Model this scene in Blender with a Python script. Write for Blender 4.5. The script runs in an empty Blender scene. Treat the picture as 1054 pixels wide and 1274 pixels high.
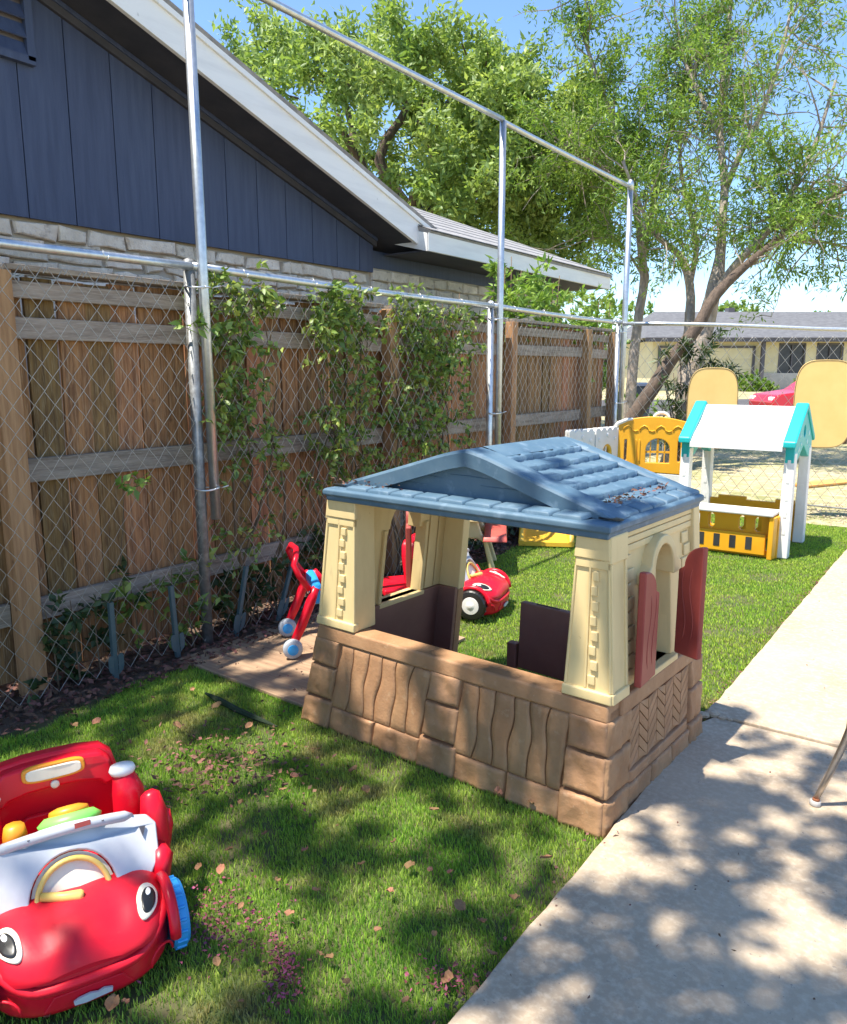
import bpy, bmesh, math, random
import numpy as np
from mathutils import Vector, Matrix, noise as mnoise

random.seed(7)
RNG = np.random.default_rng(11)
R = math.radians
sc = bpy.context.scene
C = sc.collection

# ------------------------------------------------------------------ camera, world, sun, exposure
YAW, PITCH = 35.8, 10.23
cam_d = bpy.data.cameras.new('camera')
cam = bpy.data.objects.new('camera', cam_d)
C.objects.link(cam)
cam.location = (0, 0, 1.5)
cam.rotation_euler = (R(90 - PITCH), 0, R(YAW))
cam_d.sensor_fit = 'HORIZONTAL'
cam_d.sensor_width = 36
cam_d.lens = 36 * 970 / 1054
cam_d.clip_end = 2000
cam_d.clip_start = 0.02
sc.camera = cam

SUN_DIR = Vector((0.17, 0.34, -1.0)).normalized()      # the way the light travels
elev = math.asin(-SUN_DIR.z)
azim = math.atan2(-SUN_DIR.x, -SUN_DIR.y)               # from +Y, clockwise
w = bpy.data.worlds.new('World')
sc.world = w
w.use_nodes = True
nt = w.node_tree
bg = nt.nodes['Background']
sky = nt.nodes.new('ShaderNodeTexSky')
sky.sky_type = 'NISHITA'
sky.sun_disc = False
sky.sun_elevation = elev
sky.sun_rotation = azim
sky.altitude = 500
sky.air_density = 1.0
sky.dust_density = 0.0
sky.ozone_density = 6.0
nt.links.new(sky.outputs[0], bg.inputs[0])
bg.inputs[1].default_value = 0.14
sun_d = bpy.data.lights.new('sun', 'SUN')
sun_d.energy = 4.6
sun_d.angle = R(0.53)
sun_d.color = (1.0, 0.94, 0.83)
sun = bpy.data.objects.new('sun', sun_d)
C.objects.link(sun)
sun.rotation_euler = SUN_DIR.to_track_quat('-Z', 'Y').to_euler()
sc.view_settings.view_transform = 'Standard'
sc.view_settings.look = 'None'
sc.view_settings.gamma = 1.0
sc.view_settings.exposure = 1.12
sc.cycles.max_bounces = 8
sc.cycles.transparent_max_bounces = 8
sc.cycles.use_denoising = True

# ------------------------------------------------------------------ helpers
_p, _y = R(PITCH), R(YAW)
FW = Vector((-math.sin(_y) * math.cos(_p), math.cos(_y) * math.cos(_p), -math.sin(_p)))
RT = Vector((math.cos(_y), math.sin(_y), 0))
UP = RT.cross(FW)


def at(x, y, depth):
    """a point of the place measured in the photograph, at a chosen distance"""
    return Vector((0, 0, 1.5)) + (FW * 970 + RT * (x - 527) - UP * (y - 637)) * (depth / 970)


class MB:
    def __init__(s):
        s.v, s.f = [], []

    def add(s, vs, fs):
        o = len(s.v)
        s.v += [tuple(v) for v in vs]
        s.f += [tuple(i + o for i in f) for f in fs]
        return s

    def box(s, x0, x1, y0, y1, z0, z1):
        return s.add([(x0, y0, z0), (x1, y0, z0), (x1, y1, z0), (x0, y1, z0), (x0, y0, z1), (x1, y0, z1), (x1, y1, z1), (x0, y1, z1)],
                     [(3, 2, 1, 0), (4, 5, 6, 7), (0, 1, 5, 4), (1, 2, 6, 5), (2, 3, 7, 6), (3, 0, 4, 7)])

    def hexa(s, lo, hi):
        """lo, hi: 4 points each, counter-clockwise from above"""
        return s.add(list(lo) + list(hi), [(3, 2, 1, 0), (4, 5, 6, 7), (0, 1, 5, 4), (1, 2, 6, 5), (2, 3, 7, 6), (3, 0, 4, 7)])

    def tube(s, pts, r, n=8, cap=True):
        pts = [Vector(p) for p in pts]
        m = len(pts)
        rs = r if isinstance(r, (list, tuple)) else [r] * m
        vs, fs = [], []
        t0 = (pts[1] - pts[0]).normalized()
        a = Vector((0, 0, 1)) if abs(t0.z) < .9 else Vector((1, 0, 0))
        u = t0.cross(a).normalized()
        for i in range(m):
            if i == 0:
                t = pts[1] - pts[0]
            elif i == m - 1:
                t = pts[-1] - pts[-2]
            else:
                t = pts[i + 1] - pts[i - 1]
            t.normalize()
            u = (u - t * u.dot(t)).normalized()
            w_ = t.cross(u)
            for k in range(n):
                an = 2 * math.pi * k / n
                vs.append(pts[i] + (u * math.cos(an) + w_ * math.sin(an)) * rs[i])
        for i in range(m - 1):
            for k in range(n):
                k2 = (k + 1) % n
                fs.append((i * n + k, i * n + k2, (i + 1) * n + k2, (i + 1) * n + k))
        if cap:
            fs.append(tuple(reversed(range(n))))
            fs.append(tuple((m - 1) * n + k for k in range(n)))
        return s.add(vs, fs)

    def lathe(s, prof, n=24, M=None):
        """prof: (radius, height) along local z"""
        vs, fs = [], []
        for (r, h) in prof:
            for k in range(n):
                a = 2 * math.pi * k / n
                p = Vector((r * math.cos(a), r * math.sin(a), h))
                vs.append(M @ p if M else p)
        for i in range(len(prof) - 1):
            for k in range(n):
                k2 = (k + 1) % n
                fs.append((i * n + k, i * n + k2, (i + 1) * n + k2, (i + 1) * n + k))
        fs.append(tuple(reversed(range(n))))
        fs.append(tuple((len(prof) - 1) * n + k for k in range(n)))
        return s.add(vs, fs)

    def grid(s, nu, nv, fn, wrap=False):
        vs = [fn(i, j) for j in range(nv) for i in range(nu)]
        fs = []
        for j in range(nv - 1):
            for i in range(nu - (0 if wrap else 1)):
                i2 = (i + 1) % nu
                fs.append((j * nu + i, j * nu + i2, (j + 1) * nu + i2, (j + 1) * nu + i))
        return s.add(vs, fs)

    def plate(s, loops, fn, d0, d1):
        """flat plate with holes: loops of (u, v), the first is the outline; fn(u, v, d)"""
        bm = bmesh.new()
        edges = []
        for lp in loops:
            vv = [bm.verts.new((a, b, 0)) for a, b in lp]
            edges += [bm.edges.new((vv[i], vv[(i + 1) % len(vv)])) for i in range(len(vv))]
        bm.verts.index_update()
        pts = [tuple(v.co[:2]) for v in bm.verts]
        if len(loops) == 1:
            tris = [tuple(range(len(pts)))]
            ar = sum(pts[i][0] * pts[(i + 1) % len(pts)][1] - pts[(i + 1) % len(pts)][0] * pts[i][1] for i in range(len(pts)))
            if ar < 0:
                tris = [tuple(reversed(tris[0]))]
        else:
            r = bmesh.ops.triangle_fill(bm, use_beauty=True, use_dissolve=False, edges=edges, normal=(0, 0, 1))
            tris = []
            for g in r['geom']:
                if isinstance(g, bmesh.types.BMFace):
                    t = tuple(v.index for v in g.verts)
                    a, b, c = (pts[i] for i in t[:3])
                    if (b[0] - a[0]) * (c[1] - a[1]) - (b[1] - a[1]) * (c[0] - a[0]) < 0:
                        t = tuple(reversed(t))
                    tris.append(t)
        bm.free()
        n = len(pts)
        vs = [fn(a, b, d1) for a, b in pts] + [fn(a, b, d0) for a, b in pts]
        fs = list(tris) + [tuple(i + n for i in reversed(t)) for t in tris]
        o = 0
        for lp in loops:
            m = len(lp)
            for i in range(m):
                a, b = o + i, o + (i + 1) % m
                fs.append((a, a + n, b + n, b))
            o += m
        return s.add(vs, fs)

    def relief(s, S, u0, u1, z0, z1, d, amp=.004, nu=7, nv=7, seed=0, rnd=.06, back=-.006):
        """a cushion-like moulded piece on surface S(u, z, depth); u0, u1 may be functions of z"""
        def par(n):
            return [0, rnd * .35, rnd, ] + [rnd + (1 - 2 * rnd) * k / (n - 1) for k in range(1, n - 1)] + [1 - rnd, 1 - rnd * .35, 1]

        def fac(t):
            e = min(t, 1 - t) / rnd
            return 0 if e <= 0 else (.72 if e < .99 else 1)
        us, vs_ = par(nu), par(nv)

        def fn(i, j):
            t = vs_[j]
            z = z0 + (z1 - z0) * t
            a = u0(z) if callable(u0) else u0
            b = u1(z) if callable(u1) else u1
            u = a + (b - a) * us[i]
            k = min(fac(us[i]), fac(t))
            nz = mnoise.noise(Vector((u * 14 + seed * 7.1, z * 14, seed * 3.3))) + .5 * mnoise.noise(Vector((u * 40 + seed, z * 40, seed)))
            return S(u, z, back + (d + amp * nz - back) * k)
        return s.grid(len(us), len(vs_), fn)


def fix_normals(me):
    bm = bmesh.new()
    bm.from_mesh(me)
    bmesh.ops.recalc_face_normals(bm, faces=bm.faces)
    bm.to_mesh(me)
    bm.free()


def mesh_of(name, mb, smooth=False, fixn=True):
    me = bpy.data.meshes.new(name)
    me.from_pydata(mb.v, [], mb.f)
    if fixn:
        fix_normals(me)
    if smooth:
        me.polygons.foreach_set('use_smooth', [True] * len(me.polygons))
    me.update()
    return me


def ob(name, mb, mat, parent=None, loc=None, smooth=False, bevel=0, seg=2, sub=0, fixn=True):
    me = mb if isinstance(mb, bpy.types.Mesh) else mesh_of(name, mb, smooth, fixn)
    if not me.materials:
        me.materials.append(mat)
    o = bpy.data.objects.new(name, me)
    C.objects.link(o)
    if parent:
        o.parent = parent
    if loc is not None:
        o.location = loc
    if bevel:
        b = o.modifiers.new('bevel', 'BEVEL')
        b.width = bevel
        b.segments = seg
        b.limit_method = 'ANGLE'
        b.angle_limit = R(35)
        me.polygons.foreach_set('use_smooth', [True] * len(me.polygons))
        wn = o.modifiers.new('wn', 'WEIGHTED_NORMAL')
        wn.keep_sharp = True
    if sub:
        m = o.modifiers.new('sub', 'SUBSURF')
        m.levels = m.render_levels = sub
    return o


def np_mesh(name, V, F, smooth=False):
    """V (n,3), F (m,3) or (m,4)"""
    me = bpy.data.meshes.new(name)
    V = np.asarray(V, np.float32)
    F = np.asarray(F, np.int32)
    k = F.shape[1]
    me.vertices.add(len(V))
    me.vertices.foreach_set('co', V.ravel())
    me.loops.add(F.size)
    me.loops.foreach_set('vertex_index', F.ravel())
    me.polygons.add(len(F))
    me.polygons.foreach_set('loop_start', np.arange(0, F.size, k, dtype=np.int32))
    if smooth:
        me.polygons.foreach_set('use_smooth', np.ones(len(F), bool))
    me.update(calc_edges=True)
    return me


def thing(name, label, cat, loc=(0, 0, 0), rotz=0, group=None):
    o = bpy.data.objects.new(name, None)
    C.objects.link(o)
    o.empty_display_size = .1
    o.location = loc
    o.rotation_euler = (0, 0, rotz)
    return tag(o, label, cat, group)


def tag(o, label, cat, group=None, kind=None):
    o['label'] = label
    o['category'] = cat
    if group:
        o['group'] = group
    if kind:
        o['kind'] = kind
    return o


def struct(o):
    o['kind'] = 'structure'
    return o


def stuff(o):
    o['kind'] = 'stuff'
    return o


def sm(a, b, x):
    t = min(1, max(0, (x - a) / (b - a)))
    return t * t * (3 - 2 * t)


# ------------------------------------------------------------------ materials
def M(name, col, rough=.5, col2=None, vs=6, vlo=.35, vhi=.65, stretch=(1, 1, 1), bump=0, bs=60, metal=0, rand=0, spec=.5,
      trans=0, island=0, speck=None, sps=90, spt=.68, detail=4, world=False, dist=.004, fine=None):
    m = bpy.data.materials.new(name)
    m.use_nodes = True
    n = m.node_tree
    N, L = n.nodes, n.links
    b = N['Principled BSDF']
    b.inputs['Roughness'].default_value = rough
    b.inputs['Metallic'].default_value = metal
    b.inputs['Specular IOR Level'].default_value = spec
    if world:
        src = N.new('ShaderNodeNewGeometry').outputs['Position']
    else:
        src = N.new('ShaderNodeTexCoord').outputs['Object']
        oi = N.new('ShaderNodeObjectInfo')
        ad = N.new('ShaderNodeVectorMath')
        ad.operation = 'ADD'
        mu = N.new('ShaderNodeMath')
        mu.operation = 'MULTIPLY'
        mu.inputs[1].default_value = 37.0
        L.new(oi.outputs['Random'], mu.inputs[0])
        L.new(src, ad.inputs[0])
        L.new(mu.outputs[0], ad.inputs[1])
        src = ad.outputs[0]
    mp = N.new('ShaderNodeMapping')
    mp.inputs['Scale'].default_value = stretch
    L.new(src, mp.inputs['Vector'])
    out = None

    def noise_t(scale, det=detail, vec=None):
        t = N.new('ShaderNodeTexNoise')
        t.inputs['Scale'].default_value = scale
        t.inputs['Detail'].default_value = det
        t.inputs['Roughness'].default_value = .6
        L.new(vec or mp.outputs[0], t.inputs['Vector'])
        return t.outputs['Fac']

    def rng(x, lo, hi):
        r = N.new('ShaderNodeMapRange')
        r.inputs['From Min'].default_value = lo
        r.inputs['From Max'].default_value = hi
        L.new(x, r.inputs['Value'])
        return r.outputs[0]

    def mix(f, a, c2, blend='MIX'):
        x = N.new('ShaderNodeMix')
        x.data_type = 'RGBA'
        x.blend_type = blend
        if isinstance(f, float):
            x.inputs[0].default_value = f
        else:
            L.new(f, x.inputs[0])
        for sock, v in ((6, a), (7, c2)):
            if isinstance(v, tuple):
                x.inputs[sock].default_value = (*v[:3], 1)
            else:
                L.new(v, x.inputs[sock])
        return x.outputs[2]
    out = tuple(col)
    if col2:
        out = mix(rng(noise_t(vs), vlo, vhi), tuple(col), tuple(col2))
    if fine:
        fc, fs_, fl, fh = fine
        out = mix(rng(noise_t(fs_, 3), fl, fh), out, tuple(fc))
    if speck:
        out = mix(rng(noise_t(sps, 2, src), spt, spt + .06), out, tuple(speck))
    if rand or island:
        h = N.new('ShaderNodeHueSaturation')
        if rand:
            r_ = N.new('ShaderNodeObjectInfo').outputs['Random']
            amt = rand
        else:
            r_ = N.new('ShaderNodeNewGeometry').outputs['Random Per Island']
            amt = island
        mr = N.new('ShaderNodeMapRange')
        mr.inputs['To Min'].default_value = 1 - amt
        mr.inputs['To Max'].default_value = 1 + amt
        L.new(r_, mr.inputs['Value'])
        L.new(mr.outputs[0], h.inputs['Value'])
        m2 = N.new('ShaderNodeMapRange')
        m2.inputs['To Min'].default_value = .5 + amt * .05
        m2.inputs['To Max'].default_value = .5 - amt * .05
        L.new(r_, m2.inputs['Value'])
        L.new(m2.outputs[0], h.inputs['Hue'])
        if isinstance(out, tuple):
            h.inputs['Color'].default_value = (*out[:3], 1)
        else:
            L.new(out, h.inputs['Color'])
        out = h.outputs[0]
    if isinstance(out, tuple):
        b.inputs['Base Color'].default_value = (*out[:3], 1)
    else:
        L.new(out, b.inputs['Base Color'])
    if bump:
        bn = N.new('ShaderNodeBump')
        bn.inputs['Strength'].default_value = bump
        bn.inputs['Distance'].default_value = dist
        L.new(noise_t(bs, 5), bn.inputs['Height'])
        L.new(bn.outputs[0], b.inputs['Normal'])
    if trans:
        tr = N.new('ShaderNodeBsdfTranslucent')
        if isinstance(out, tuple):
            tr.inputs[0].default_value = (*out[:3], 1)
        else:
            br = mix(1.0, out, (1.25, 1.3, .7), 'MULTIPLY')
            L.new(br, tr.inputs[0])
        ms = N.new('ShaderNodeMixShader')
        ms.inputs[0].default_value = trans
        L.new(b.outputs[0], ms.inputs[1])
        L.new(tr.outputs[0], ms.inputs[2])
        L.new(ms.outputs[0], N['Material Output'].inputs['Surface'])
    return m


concrete = M('concrete', (.49, .385, .27), .85, (.35, .265, .182), 1.7, .38, .72, bump=.35, bs=160, world=True, speck=(.25, .21, .17), sps=70, spt=.70, fine=((.56, .46, .335), 45, .45, .75), detail=6, dist=.003)
earth = M('earth', (.16, .105, .07), .95, (.07, .045, .032), 18, bump=.9, bs=70, world=True, dist=.02)
turf_base = M('turf_base', (.07, .10, .025), .95, (.10, .085, .04), 9, bump=.6, bs=90, world=True)
dry_ground = M('dry_ground', (.44, .35, .20), .95, (.24, .235, .09), .55, .38, .58, bump=.5, bs=25, world=True, fine=((.62, .52, .33), 9, .45, .75), detail=8, dist=.03)
blade_mat = M('grass_blade', (.22, .42, .05), .55, (.34, .44, .085), 3.0, .35, .7, world=True, island=.45, trans=.42, spec=.35, fine=((.40, .30, .15), 3.2, .54, .74))
blade_far = M('turf_blade', (.25, .43, .045), .5, (.36, .47, .07), 2.5, .35, .7, world=True, island=.45, trans=.3, spec=.4)
ply = M('plywood', (.40, .27, .165), .8, (.27, .165, .10), 3, stretch=(1.2, 14, 1), bump=.3, bs=30, world=True, speck=(.12, .07, .045), sps=22, spt=.69)
board_brown = M('picket_wood', (.40, .20, .078), .85, (.17, .08, .034), 5, stretch=(9, 9, .7), bump=.6, bs=14, rand=.38, speck=(.10, .04, .02), sps=7, spt=.72, fine=((.46, .30, .165), 16, .5, .8), dist=.006)
board_grey = M('grey_wood', (.35, .29, .23), .9, (.21, .165, .125), 4, stretch=(9, .8, 9), bump=.6, bs=16, rand=.15, fine=((.42, .36, .30), 22, .5, .8), dist=.006)
post_wood = M('post_wood', (.47, .27, .13), .85, (.33, .175, .08), 4, stretch=(10, 10, .7), bump=.6, bs=14, rand=.12, speck=(.16, .08, .04), sps=9, spt=.70, dist=.006)
galv = M('galvanised', (.62, .64, .65), .38, (.50, .52, .54), 30, bump=.1, bs=120, metal=.85)
galv_dull = M('galvanised_dull', (.30, .31, .31), .55, (.19, .19, .19), 25, bump=.2, bs=120, metal=.6)
wire_mat = M('wire', (.48, .46, .43), .45, (.33, .31, .28), 30, metal=.6)
tie_mat = M('tie', (.75, .76, .76), .35, metal=.8)
siding_mat = M('siding', (.034, .050, .108), .6, (.050, .070, .138), 3, stretch=(8, 8, .6), bump=.35, bs=40, rand=.05)
soffit_mat = M('soffit', (.035, .037, .052), .7, (.055, .055, .07), 4, bump=.1)
white_paint = M('white_paint', (.80, .80, .80), .5, (.68, .68, .69), 2.5, .45, .75, stretch=(1, .5, 4), bump=.1, bs=30, speck=(.35, .33, .32), sps=11, spt=.73)
stone_mat = M('limestone', (.72, .645, .55), .9, (.54, .465, .385), 7, bump=.9, bs=35, rand=.16, dist=.012, fine=((.36, .30, .25), 20, .58, .75))
mortar = M('mortar', (.42, .37, .31), .95, bump=.5, bs=60)
shingle_mat = M('asphalt_shingle', (.34, .33, .33), .95, (.22, .215, .22), 9, stretch=(1, 1, 1), bump=.8, bs=60, dist=.01)
shingle_far = M('asphalt_shingle_far', (.15, .15, .155), .95, (.105, .105, .11), 4, stretch=(1, 1, 3), bump=.4, bs=30, dist=.01)
brown = M('brown_plastic', (.42, .235, .122), .6, (.33, .175, .088), 9, fine=((.50, .335, .205), 26, .62, .85), bump=.5, bs=70, speck=(.45, .28, .18), sps=60, spt=.72, spec=.3, rand=.04)
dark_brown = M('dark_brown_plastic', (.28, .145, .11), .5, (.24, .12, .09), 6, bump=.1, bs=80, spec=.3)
cream = M('cream_plastic', (.74, .575, .29), .48, (.66, .50, .245), 7, .45, .80, stretch=(2, 2, .7), fine=((.52, .40, .22), 9, .66, .9), bump=.08, bs=60, speck=(.36, .24, .11), sps=28, spt=.745, spec=.35)
roof_blue = M('blue_plastic', (.075, .140, .205), .55, (.115, .185, .245), 5, .4, .7, bump=.12, bs=50, spec=.4, fine=((.19, .27, .35), 16, .55, .8))
shutter_red = M('shutter_red', (.27, .045, .038), .5, (.33, .065, .052), 5, bump=.06, bs=60, spec=.35)
red = M('toy_red', (.74, .006, .024), .33, spec=.35, col2=(.66, .008, .026), vs=5, bump=.03, bs=60, fine=((.68, .05, .05), 18, .6, .85))
red_faded = M('toy_red_faded', (.72, .009, .026), .42, (.74, .018, .034), 5, .4, .75, spec=.28, bump=.05, bs=60, fine=((.70, .06, .065), 14, .66, .9))
grey_pl = M('toy_grey', (.52, .53, .55), .4, (.44, .45, .48), 8, .4, .7)
cream_w = M('toy_cream', (.80, .74, .60), .45, (.68, .62, .50), 14, .4, .75)
yellow_pl = M('toy_yellow', (.68, .50, .14), .45, (.60, .42, .10), 9)
orange_pl = M('toy_orange', (.80, .30, .02), .4)
blue_pl = M('toy_blue', (.03, .32, .72), .4)
green_pl = M('toy_green', (.22, .72, .12), .4)
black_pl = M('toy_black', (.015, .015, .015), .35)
white_pl = M('toy_white', (.82, .81, .78), .42, (.74, .72, .68), 5, .4, .75)
gold_pl = M('panel_yellow', (.86, .43, .02), .42, (.80, .37, .015), 4)
slide_yel = M('slide_yellow', (.85, .50, .05), .38, (.78, .43, .04), 4)
teal_pl = M('teal_plastic', (.01, .40, .40), .4, (.015, .45, .45), 4)
pale_star = M('pale_mark', (.45, .68, .66), .5)
table_red = M('table_red', (.55, .10, .075), .5, (.48, .08, .06), 6)
wheel_grey = M('wheel_grey', (.38, .41, .45), .6)
stake_mat = M('stake_paint', (.07, .125, .14), .5, (.10, .15, .16), 12, bump=.1, metal=.2)
cut_yellow = M('painted_board', (.80, .56, .20), .6, (.76, .51, .17), 4, bump=.05)
board_dark = M('board_edge', (.12, .075, .05), .8)
chrome = M('chair_metal', (.62, .56, .50), .3, (.50, .44, .38), 20, metal=.9)
glide = M('chair_glide', (.45, .42, .38), .6)
rust = M('rust', (.30, .10, .04), .8)
bark = M('bark', (.40, .335, .275), .95, (.24, .195, .155), 8, stretch=(2, 2, .6), bump=.9, bs=18, dist=.03)
bark_dark = M('bark_dark', (.16, .115, .085), .95, (.09, .065, .05), 8, stretch=(2, 2, .6), bump=.9, bs=18, dist=.03)
leaf_oak = M('leaf_light', (.22, .325, .075), .5, (.34, .425, .14), .8, .35, .65, world=True, island=.35, trans=.36, spec=.4)
leaf_will = M('leaf_mid', (.15, .265, .045), .5, (.23, .33, .065), .9, .35, .65, world=True, island=.35, trans=.42, spec=.4)
leaf_vine = M('leaf_vine', (.17, .27, .055), .45, (.26, .33, .08), 6, .4, .65, world=True, island=.45, trans=.3, fine=((.34, .20, .07), 5, .66, .78))
leaf_bright = M('leaf_bright', (.17, .30, .05), .45, (.24, .36, .07), 5, world=True, island=.3, trans=.35)
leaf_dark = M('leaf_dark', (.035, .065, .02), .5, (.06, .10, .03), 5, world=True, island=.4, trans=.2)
stem_mat = M('stem', (.20, .14, .08), .9, (.12, .08, .05), 20)
litter_mat = M('dead_leaf', (.33, .175, .085), .85, (.22, .105, .055), 9, rand=.35, bump=.2)
litter_many = M('leaf_litter', (.20, .105, .065), .9, (.115, .05, .04), 12, world=True, island=.5)
petal_mat = M('petal', (.24, .045, .085), .8, (.15, .045, .045), 20, world=True, island=.5)
strip_mat = M('turf_strip', (.018, .035, .014), .8, (.03, .05, .02), 30, bump=.5, bs=200)
house_cream = M('house_cream', (.72, .62, .38), .8, (.66, .56, .33), 2, bump=.1)
house_wain = M('house_wainscot', (.50, .46, .42), .9, (.40, .37, .34), 3)
dark_screen = M('dark_screen', (.03, .03, .035), .35, (.05, .05, .055), 5)
trim_dark = M('trim_dark', (.10, .09, .10), .6)
brick_red = M('brick_red', (.27, .07, .05), .85, (.20, .05, .04), 5)
car_red = M('car_paint', (.50, .012, .02), .22, spec=.6)
tyre = M('tyre', (.02, .02, .02), .8)
glass = M('car_glass', (.05, .06, .07), .08, spec=.7)
bin_mat = M('bin_plastic', (.03, .045, .08), .5)
street_mat = M('asphalt', (.10, .095, .09), .9, (.07, .065, .065), 3, bump=.4, bs=50, world=True)
plank_mat = M('orange_plank', (.72, .36, .10), .75, (.60, .28, .07), 3)

# ------------------------------------------------------------------ ground, walk, lawn
def ground_z(x, y):
    d = math.hypot(x, y)
    return -.06 + .55 * sm(14, 40, d) + .02 * mnoise.noise(Vector((x * .3, y * .3, 0)))


xs = [-900, -400, -200, -120, -80] + [-60 + 2.5 * k for k in range(41)] + [60, 100, 200, 400, 900]
ys = [-900, -300, -100, -40, -20] + [-10 + 2.5 * k for k in range(37)] + [90, 110, 150, 250, 500, 1200]
mb = MB().grid(len(xs), len(ys), lambda i, j: (xs[i], ys[j], ground_z(xs[i], ys[j])))
struct(ob('ground', mb, dry_ground, smooth=True))

# the walk: cast slabs laid end to end along the lawn
walk = struct(bpy.data.objects.new('concrete_walk', None))
C.objects.link(walk)
EDGE = -.868
for k, (y0, y1, z, ins) in enumerate(((-3.4, -.10, .022, 0), (-.094, 3.318, .022, 0), (3.326, 5.03, .032, .004), (5.036, 6.74, .030, .006), (6.746, 8.35, .03, .01))):
    m_ = MB()
    n_ = 40
    mb_pts = []
    for i in range(n_ + 1):
        y = y0 + (y1 - y0) * i / n_
        e = EDGE + ins + .006 * mnoise.noise(Vector((0, y * 9, 1.3))) + .004 * mnoise.noise(Vector((0, y * 31, 4)))
        if k == 1:
            e += .035 * sm(y1 - .05, y1, y)
        if k == 2:
            e -= .012 * (1 - sm(y0, y0 + .25, y))
        mb_pts.append((e, y))
    outline = mb_pts[::-1] + [(2.6, y0), (2.6, y1)]
    m_.plate([outline], lambda u, v, d: (u, v, d), -.09, z)
    ob('slab', m_, concrete, walk, bevel=.006)
# lumps of broken concrete in the joint beside the playhouse
for i, (x, y, s_) in enumerate(((-.845, 3.335, .035), (-.80, 3.318, .02), (-.875, 3.30, .028), (-.77, 3.322, .014))):
    m_ = MB()
    m_.grid(9, 6, lambda a, b: (x + s_ * math.cos(a * .7854) * math.sin(.1 + b * .58) * (1 + .3 * mnoise.noise(Vector((a, b, i)))), y + s_ * .8 * math.sin(a * .7854) * math.sin(.1 + b * .58), .025 + s_ * .5 * math.cos(b * .6)))
    o = ob('concrete_crumb', m_, concrete)
    tag(o, 'small crumb of broken concrete in the walk joint beside the playhouse', 'rubble', 'broken concrete crumbs')

m_ = MB().grid(30, 60, lambda i, j: (-3.32 + 2.47 * i / 29, -.5 + 9.1 * j / 59, -.024 + .006 * mnoise.noise(Vector((i * .5, j * .5, 0)))))
struct(ob('lawn', m_, turf_base, smooth=True))
m_ = MB().grid(14, 60, lambda i, j: (-4.0 + .76 * i / 13, -.5 + 9.1 * j / 59, -.018 + .014 * mnoise.noise(Vector((i * .9, j * .9, 3))) - (.02 if i == 13 else 0)))
struct(ob('mulch_bed', m_, earth, smooth=True))

PH_C, PH_T = Vector((-1.588, 2.771, 0)), R(-3)


def in_playhouse(X, Y, m=0.0):
    dx, dy = X - PH_C.x, Y - PH_C.y
    c, s = math.cos(PH_T), math.sin(PH_T)
    lx, ly = dx * c + dy * s, -dx * s + dy * c
    return (np.abs(lx) < .735 + m) & (np.abs(ly + .01) < .475 + m)


def in_board(X, Y):
    return (X > -3.40) & (X < -2.29) & (Y > 2.40 + (X + 2.3) * -.03) & (Y < 3.62)


def blades(name, x0, x1, y0, y1, dens, h, wd, mat, label, seg2=True, seed=0, cond=None):
    g = np.random.default_rng(seed)
    n = int((x1 - x0) * (y1 - y0) * dens)
    X = g.uniform(x0, x1, n)
    Y = g.uniform(y0, y1, n)
    k = ~in_playhouse(X, Y) & ~in_board(X, Y)
    k &= (X < EDGE + .008 + .018 * np.sin(Y * 23) * np.sin(Y * 7.3) + .008 * np.sin(Y * 61)) & (X > -3.24 + .05 * np.sin(Y * 5) + .03 * np.sin(Y * 17))
    # worn thin spots
    pat = np.sin(X * 5.1 + 1.7 * np.sin(Y * 3.3)) * np.sin(Y * 4.3 + 1.3 * np.sin(X * 2.9))
    k &= ~((pat > .72) & (g.uniform(0, 1, n) < .55))
    if cond is not None:
        k &= cond(X, Y)
    X, Y = X[k], Y[k]
    n = len(X)
    a = g.uniform(0, 2 * np.pi, n)
    H = h * g.uniform(.55, 1.25, n)
    lean = g.uniform(.1, .6, n)
    b = g.uniform(0, 2 * np.pi, n) * .6 + 1.0
    W = wd * g.uniform(.7, 1.3, n)
    S = np.stack([np.cos(a), np.sin(a), 0 * a], 1) * W[:, None] * .5
    Ld = np.stack([np.cos(b), np.sin(b), 0 * b], 1)
    P = np.stack([X, Y, np.full(n, -.022)], 1)
    Z = np.array([0, 0, 1.0])
    mid = P + Z * (H * .55)[:, None] + Ld * (H * lean * .3)[:, None]
    tip = P + Z * (H * (1 - .25 * lean))[:, None] + Ld * (H * lean)[:, None]
    V = np.stack([P - S, P + S, mid + S * .8, mid - S * .8, tip], 1).reshape(-1, 3)
    i = (np.arange(n) * 5)[:, None]
    F = np.concatenate([i + np.array([[0, 1, 2]]), i + np.array([[0, 2, 3]]), i + np.array([[3, 2, 4]])], 0)
    me = np_mesh(name, V, F)
    o = ob(name, me, mat)
    tag(o, label, 'grass', kind='stuff')
    return o


blades('grass', -3.3, -.85, .35, 2.5, 33000, .021, .0030, blade_mat, 'short green lawn grass in front of the playhouse', seed=3)
blades('grass', -3.3, -.85, 2.5, 3.6, 21000, .020, .0036, blade_mat, 'short green lawn grass around the playhouse', seed=4)
blades('grass', -3.3, -.85, 3.6, 8.55, 13500, .017, .0048, blade_far, 'bright green turf grass behind the playhouse under the play stall', seed=5,
       cond=lambda X, Y: np.abs(X + 2.965 + .02 * np.sin(Y * 3)) > .008)

# plywood sheet lying by the fence
m_ = MB().plate([[(-3.36, 2.43), (-2.34, 2.385), (-2.30, 3.60), (-3.31, 3.62)]], lambda u, v, d: (u, v, d + .008 * math.sin(u * 4)), -.012, .004)
tag(ob('plywood_sheet', m_, ply, bevel=.002), 'weathered plywood sheet lying flat between the mesh fence and the playhouse', 'plywood')

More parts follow.
